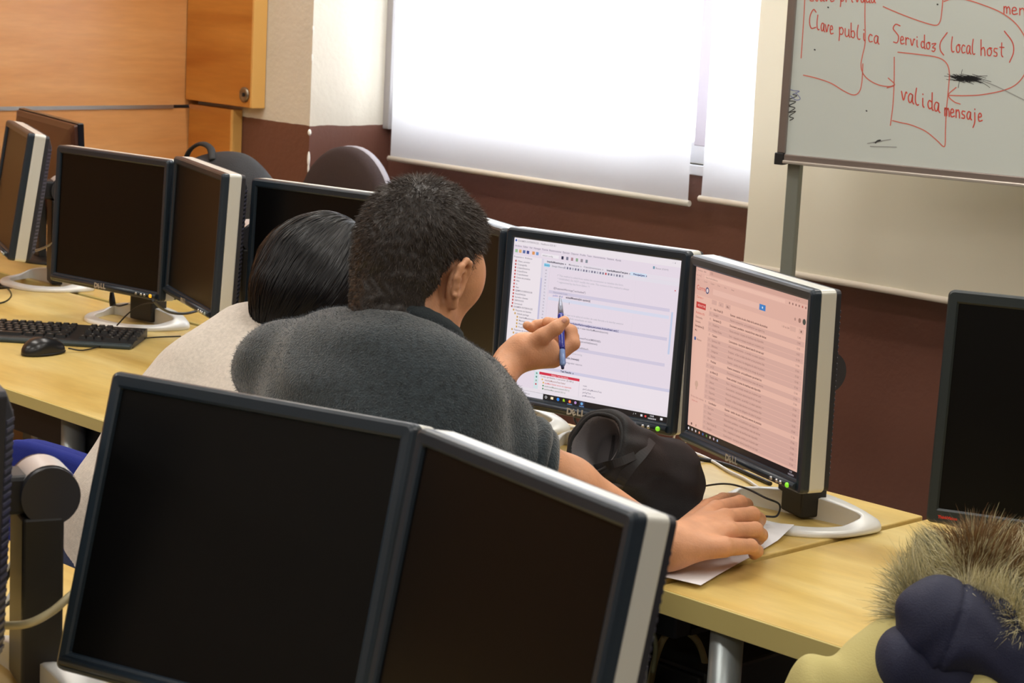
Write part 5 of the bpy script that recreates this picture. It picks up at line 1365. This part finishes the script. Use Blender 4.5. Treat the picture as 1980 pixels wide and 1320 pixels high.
# ------------------------------------------------------------------ parka over a chair back
def parka():
    jc = J(1800, 1270, 2.80)
    office_chair('office chair at the lower right, hidden beneath the beige parka', (jc[0] + .04, jc[1] - .22 + .05, 0), math.radians(190), .44, .40, .30, .40, BLUE, BLUE, .6)
    t = thing('parka', 'beige parka with navy lining and furry hood, draped at the lower right', 'coat', (jc[0], jc[1], .44))
    j = lambda x, y, d=0.: J(x, y, 2.80 + d)
    KH = mat('khaki_cloth', (190, 178, 116), .8, bump=.2, bscale=400); NV = mat('navy_lining', (26, 30, 58), .7, bump=.25, bscale=420)
    # shell: draped body
    fold = lambda p: (.007 * np.sin((p @ CR[0]) * 58 - p[:, 2] * 30 + 1.4 * np.sin(p[:, 2] * 25)) + .0012 * np.sin((p @ CR[0]) * 110 + p[:, 2] * 20)) * np.clip(1.5 - (p[:, 2] - .5) * 1.2, .2, 1)
    b = field([C_(j(1600, 1330, .0), j(1715, 1308, .02), .040, .046, .03), C_(j(1715, 1308, .02), j(1900, 1365, .0), .046, .05, .04), C_(j(1580, 1400, .0), j(1700, 1500, .0), .06, .08, .05), C_(j(1720, 1300, .03), j(1740, 1600, .03), .06, .09, .05), C_(j(1900, 1360, .0), j(1900, 1650, .0), .07, .10, .05), C_(j(2000, 1360, .03), j(2020, 1650, .0), .07, .1, .05), C_(j(1680, 1276, .02), j(1708, 1274, .02), .028, .026, .03)])
    V, F = nets(lambda p: b(p) + fold(p), np.array([jc[0] - .36, jc[1] - .36, .34]), np.array([jc[0] + .40, jc[1] + .40, jc[2] + .16]), .005)
    link('shell', np_mesh('shell', local(t, V), F, KH), t)
    n = field([C_(j(1744, 1262, -.035), j(1830, 1290, -.035), .026, .03, .03), C_(j(1742, 1300, -.035), j(1820, 1320, -.03), .026, .028, .03), C_(j(1750, 1280, .0), j(1850, 1320, .0), .045, .05, .03)])
    V, F = nets(lambda p: n(p) + fold(p) * .6, jc - .3, jc + .3, .005)
    link('lining', np_mesh('lining', local(t, V), F, NV), t)
    crease = lambda p: .0018 * np.sin((p @ CR[0]) * 44 + (p @ CR[1]) * 62 + 2 * np.sin((p @ CR[0]) * 31)) + .0012 * np.sin((p @ CR[1]) * 110 + 3 * np.sin((p @ CR[0]) * 40))
    h = field([C_(j(1797, 1192, -.03), j(1800, 1240, -.03), .038, .038, .03), C_(j(1806, 1190, -.03), j(1845, 1215, -.035), .041, .045, .04), C_(j(1850, 1190, -.02), j(1945, 1232, -.02), .036, .036, .045), C_(j(1845, 1235, -.03), j(2010, 1322, -.035), .038, .040, .035), C_(j(1940, 1215, .0), j(2010, 1262, .0), .04, .04, .04)])
    sn = (CR[0] * .93 - CR[1] * -.36)
    seam = lambda p: .0045 * np.exp(-(((p - j(1848, 1190, -.05)) @ sn) / .0035) ** 2)
    V, F = nets(lambda p: h(p) + crease(p) + seam(p), jc - .32, jc + .32, .004)
    hood = link('hood', np_mesh('hood', local(t, V), F, NV), t)
    # fur ruff
    core = [j(1772, 1238, .02), j(1764, 1180, .03), j(1785, 1130, .04), j(1835, 1100, .05), j(1900, 1092, .06), j(1960, 1108, .05), j(2020, 1135, .04), j(2060, 1190, .02), j(2040, 1260, .0)]
    core2 = [j(1870, 1150, .0), j(1940, 1180, -.01), j(1990, 1220, -.03), j(2030, 1270, -.03)]
    fu = field(chain(core, [.014, .018, .024, .030, .034, .034, .034, .03, .03], .02) + chain(core2, [.018, .024, .026, .026], .02))
    V, F = nets(fu, np.array(core).min(0) - .09, np.array(core).max(0) + .09, .005)
    ruff = link('fur_ruff', np_mesh('fur_ruff', local(t, V), F, mat('fur_base', (140, 130, 96), .9)), t)
    N = 16000
    p, nn = surf_samples(V, F, N, rng)
    cen = j(1890, 1215, .0)
    fl = p - cen; fl /= np.linalg.norm(fl, axis=1, keepdims=True)
    sw = np.stack([np.sin(p[:, 0] * 70 + p[:, 2] * 40), np.sin(p[:, 1] * 80 - p[:, 2] * 50), np.cos(p[:, 0] * 55 + p[:, 1] * 45)], 1)
    d0 = nn * .6 + fl * .55 + sw * .30 + np.array([0, 0, .12]) + rng.normal(size=p.shape) * .16; d0 /= np.linalg.norm(d0, axis=1, keepdims=True)
    d1 = d0 * .7 + sw * .35 + rng.normal(size=p.shape) * .15 - np.array([0, 0, .12]); d1 /= np.linalg.norm(d1, axis=1, keepdims=True)
    L = rng.uniform(.020, .038, (N, 1)) * (1 + .35 * rng.random((N, 1)) ** 4)
    P = np.stack([p, p + d0 * L * .4, p + d0 * L * .7 + d1 * L * .1, p + d0 * L * .75 + d1 * L * .35], 1)
    tone = np.sin(p[:, 0] * 38 + 1) + np.sin(p[:, 1] * 44) + rng.normal(size=N) * .9
    back = ((p - j(1900, 1085, .05)) ** 2).sum(1) < .055 ** 2
    mi = np.where(back & (rng.random(N) < .75), 2, np.where(tone > .9, 1, np.where(tone < -1.0, 3, 0)))
    VV, FF = ribbons(P, .0009, rng)
    st = link('fur_strands', np_mesh('fur_strands', local(t, VV), FF, [mat('fur_sand', (204, 194, 150), .8), mat('fur_cream', (234, 226, 192), .8), mat('fur_brown', (120, 88, 50), .8), mat('fur_grey', (134, 134, 116), .8)], True, np.repeat(mi, 3)), ruff); st['kind'] = 'stuff'
parka()

# ------------------------------------------------------------------ cables, plugs, computers under the desks
def cable(label, pts, r, rgb, name='cable'):
    bm = bmesh.new(); o = np.array(pts[0]); tube(bm, [q - o for q in smooth_path(pts, 8)], r, 8)
    ob = obj(name, bm, mat('cable_%d_%d_%d' % rgb, rgb, .45), None); ob.location = o
    return tag(ob, label, 'cable')
z = DZ + .004
BK = (22, 22, 24); WH = (214, 208, 196); BE = (196, 184, 146)
cable('thin black mouse cord running from the left mouse under the keyboard', [PZ(132, 673, z + .006), PZ(160, 677, z), PZ(200, 668, z), PZ(236, 658, z), PZ(300, 652, z), PZ(350, 650, z)], .0018, BK)
cable('black cord looping over the far left monitor stand', [PZ(-10, 553, .80), PZ(12, 556, .80), PZ(22, 570, .77), PZ(12, 582, z), PZ(-10, 588, z)], .0022, BK)
cable('pale cable between the two leftmost monitors', [PY(44, 486, 3.16), PY(70, 484, 3.16), PY(95, 474, 3.14), PY(112, 462, 3.12)], .0035, WH)
cable('black cord bending up from the keyboard to the monitor neck', [PZ(226, 629, z + .020), PZ(248, 606, .80), PZ(272, 590, .83), PZ(300, 584, .85)], .0018, BK)
cable('thick black cord curving on the ring stand behind the pale sweater', [PZ(296, 580, .86), PZ(310, 594, .83), PZ(330, 604, .80), PZ(358, 606, .79), PZ(385, 600, .79)], .0034, BK)
def plug():
    p = PZ(216, 580, .79)
    t = thing('cable_plug', 'small black cable plug hanging below the amber-lit monitor', 'plug', tuple(p))
    bm = bmesh.new(); tube(bm, [Vector((0, 0, .02)), Vector((.002, 0, 0)), Vector((.006, 0, -.014))], [.005, .008, .008], 12); obj('housing', bm, mat('black_plastic', (22, 22, 24), .5), t)
    bm = bmesh.new(); box(bm, -.004, .003, -.003, .003, .02, .038, .001, 1); obj('pin', bm, ALU, t)
    bm = bmesh.new(); tube(bm, [q - p for q in smooth_path([PZ(221, 589, .79), PZ(232, 591, .775), PZ(255, 585, .775), PZ(280, 580, .78)], 6)], .0024, 8); obj('lead', bm, mat('cable_22_22_24', BK, .45), t)
plug()
cable('thin black mouse cord looping up from the hand on the paper', [PZ(1452, 1000, .755), PZ(1478, 998, .765), PZ(1502, 997, .77), PZ(1507, 975, .79), PZ(1480, 962, .80), PZ(1440, 943, .80), PZ(1400, 935, .79), PZ(1350, 941, .765), PZ(1320, 944, .75)], .0018, BK)
cable('thick black cord behind the black bag, lying below the mail list monitor', [PZ(1320, 885, z + .012), PZ(1365, 889, z), PZ(1410, 900, z), PZ(1450, 917, z), PZ(1490, 935, z)], .004, BK)
cable('white cable lying along the desk below the mail list monitor', [PZ(1335, 872, z), PZ(1372, 888, z), PZ(1412, 912, z), PZ(1440, 925, z), PZ(1470, 945, z)], .003, (226, 222, 222))
cable('thin white cable hanging between the two lit monitors', [PY(1308, 828, 2.98), PY(1302, 850, 2.97), PY(1298, 866, 2.96), PZ(1292, 880, z)], .0022, (226, 214, 200))
cable('second thin white cable crossing below the lit monitors\' gap', [PY(1331, 850, 2.97), PY(1318, 862, 2.97), PY(1306, 874, 2.96), PZ(1290, 884, z)], .0018, (226, 214, 200))
cable('white cable coiled on the desk below the code editor', [PZ(1050, 797, z), PZ(1070, 815, z), PZ(1105, 826, z), PZ(1150, 828, z), PZ(1166, 822, .76)], .003, WH)
cable('black cable coiled on the desk below the code editor', [PZ(1056, 800, .755), PZ(1085, 818, .748), PZ(1120, 829, z), PZ(1152, 826, .76), PZ(1140, 812, .77), PZ(1112, 806, .77), PZ(1116, 820, .755), PZ(1128, 832, z)], .0026, BK)
cable('beige cable crossing the black neck at the lower left', [J(-20, 1209, 2.60), J(10, 1209, 2.58), J(55, 1205, 2.56), J(100, 1182, 2.57), J(140, 1148, 2.60), J(175, 1120, 2.66)], .0052, BE)
for k, (lab, off) in enumerate((('thin white cable behind the lower left monitor neck', 0), ('thin black cable behind the lower left monitor neck', 14))):
    cable(lab, [J(-10, 1130 + off, 2.9), J(12, 1105 + off, 2.9), J(26, 1085, 2.9), J(24, 1140 + off, 2.88), J(0, 1175, 2.86)], .003, (214, 212, 206) if k == 0 else BK)
cable('thick beige cable looping under the right desk', [J(1256, 1330, 3.55), J(1268, 1272, 3.5), J(1288, 1228, 3.48), J(1318, 1218, 3.5), J(1346, 1236, 3.5), J(1362, 1275, 3.52), J(1372, 1340, 3.55)], .006, (150, 134, 92))
cable('thin beige cable under the desk corner, beside the foreground monitor', [J(1246, 1200, 3.45), J(1262, 1222, 3.45), J(1268, 1250, 3.45), J(1262, 1300, 3.46)], .004, (120, 120, 90))
cable('pale grey cable coiled behind the silver desk leg', [J(1415, 1275, 3.7), J(1438, 1308, 3.7), J(1450, 1330, 3.7), J(1470, 1308, 3.7), J(1500, 1302, 3.7), J(1530, 1318, 3.72)], .006, (180, 174, 170))
cable('dark beige cable drooping under the right desk', [J(1290, 1262, 3.75), J(1330, 1268, 3.75), J(1362, 1300, 3.7), J(1400, 1290, 3.75)], .0035, (96, 88, 66))
def tower(label, x, y, zt, w, dp, rgb):
    h = .42
    t = thing('computer_tower', label, 'computer', (x, y, 0))
    bm = bmesh.new(); box(bm, -w / 2, w / 2, 0, dp, .0, zt, .006, 2); obj('case', bm, mat('tower_%d' % rgb[0], rgb, .5), t)
    bm = bmesh.new(); box(bm, -w / 2 + .004, w / 2 - .004, -.012, -.0, .006, zt - .006, .004, 2); fp = obj('front_panel', bm, mat('tower_front', (30, 30, 32), .4), t)
    bm = bmesh.new(); box(bm, -w / 2 + .02, w / 2 - .02, -.015, -.012, zt - .10, zt - .065, .001, 1); obj('drive_bay', bm, mat('tower_bay', (52, 52, 54), .4), fp)
tower('black computer tower under the right desk, left of the silver leg', -2.22, 2.58, .545, .20, .42, (34, 34, 36))
tower('black computer tower under the right desk, right of the silver leg', -1.84, 2.72, .50, .19, .38, (26, 26, 30))
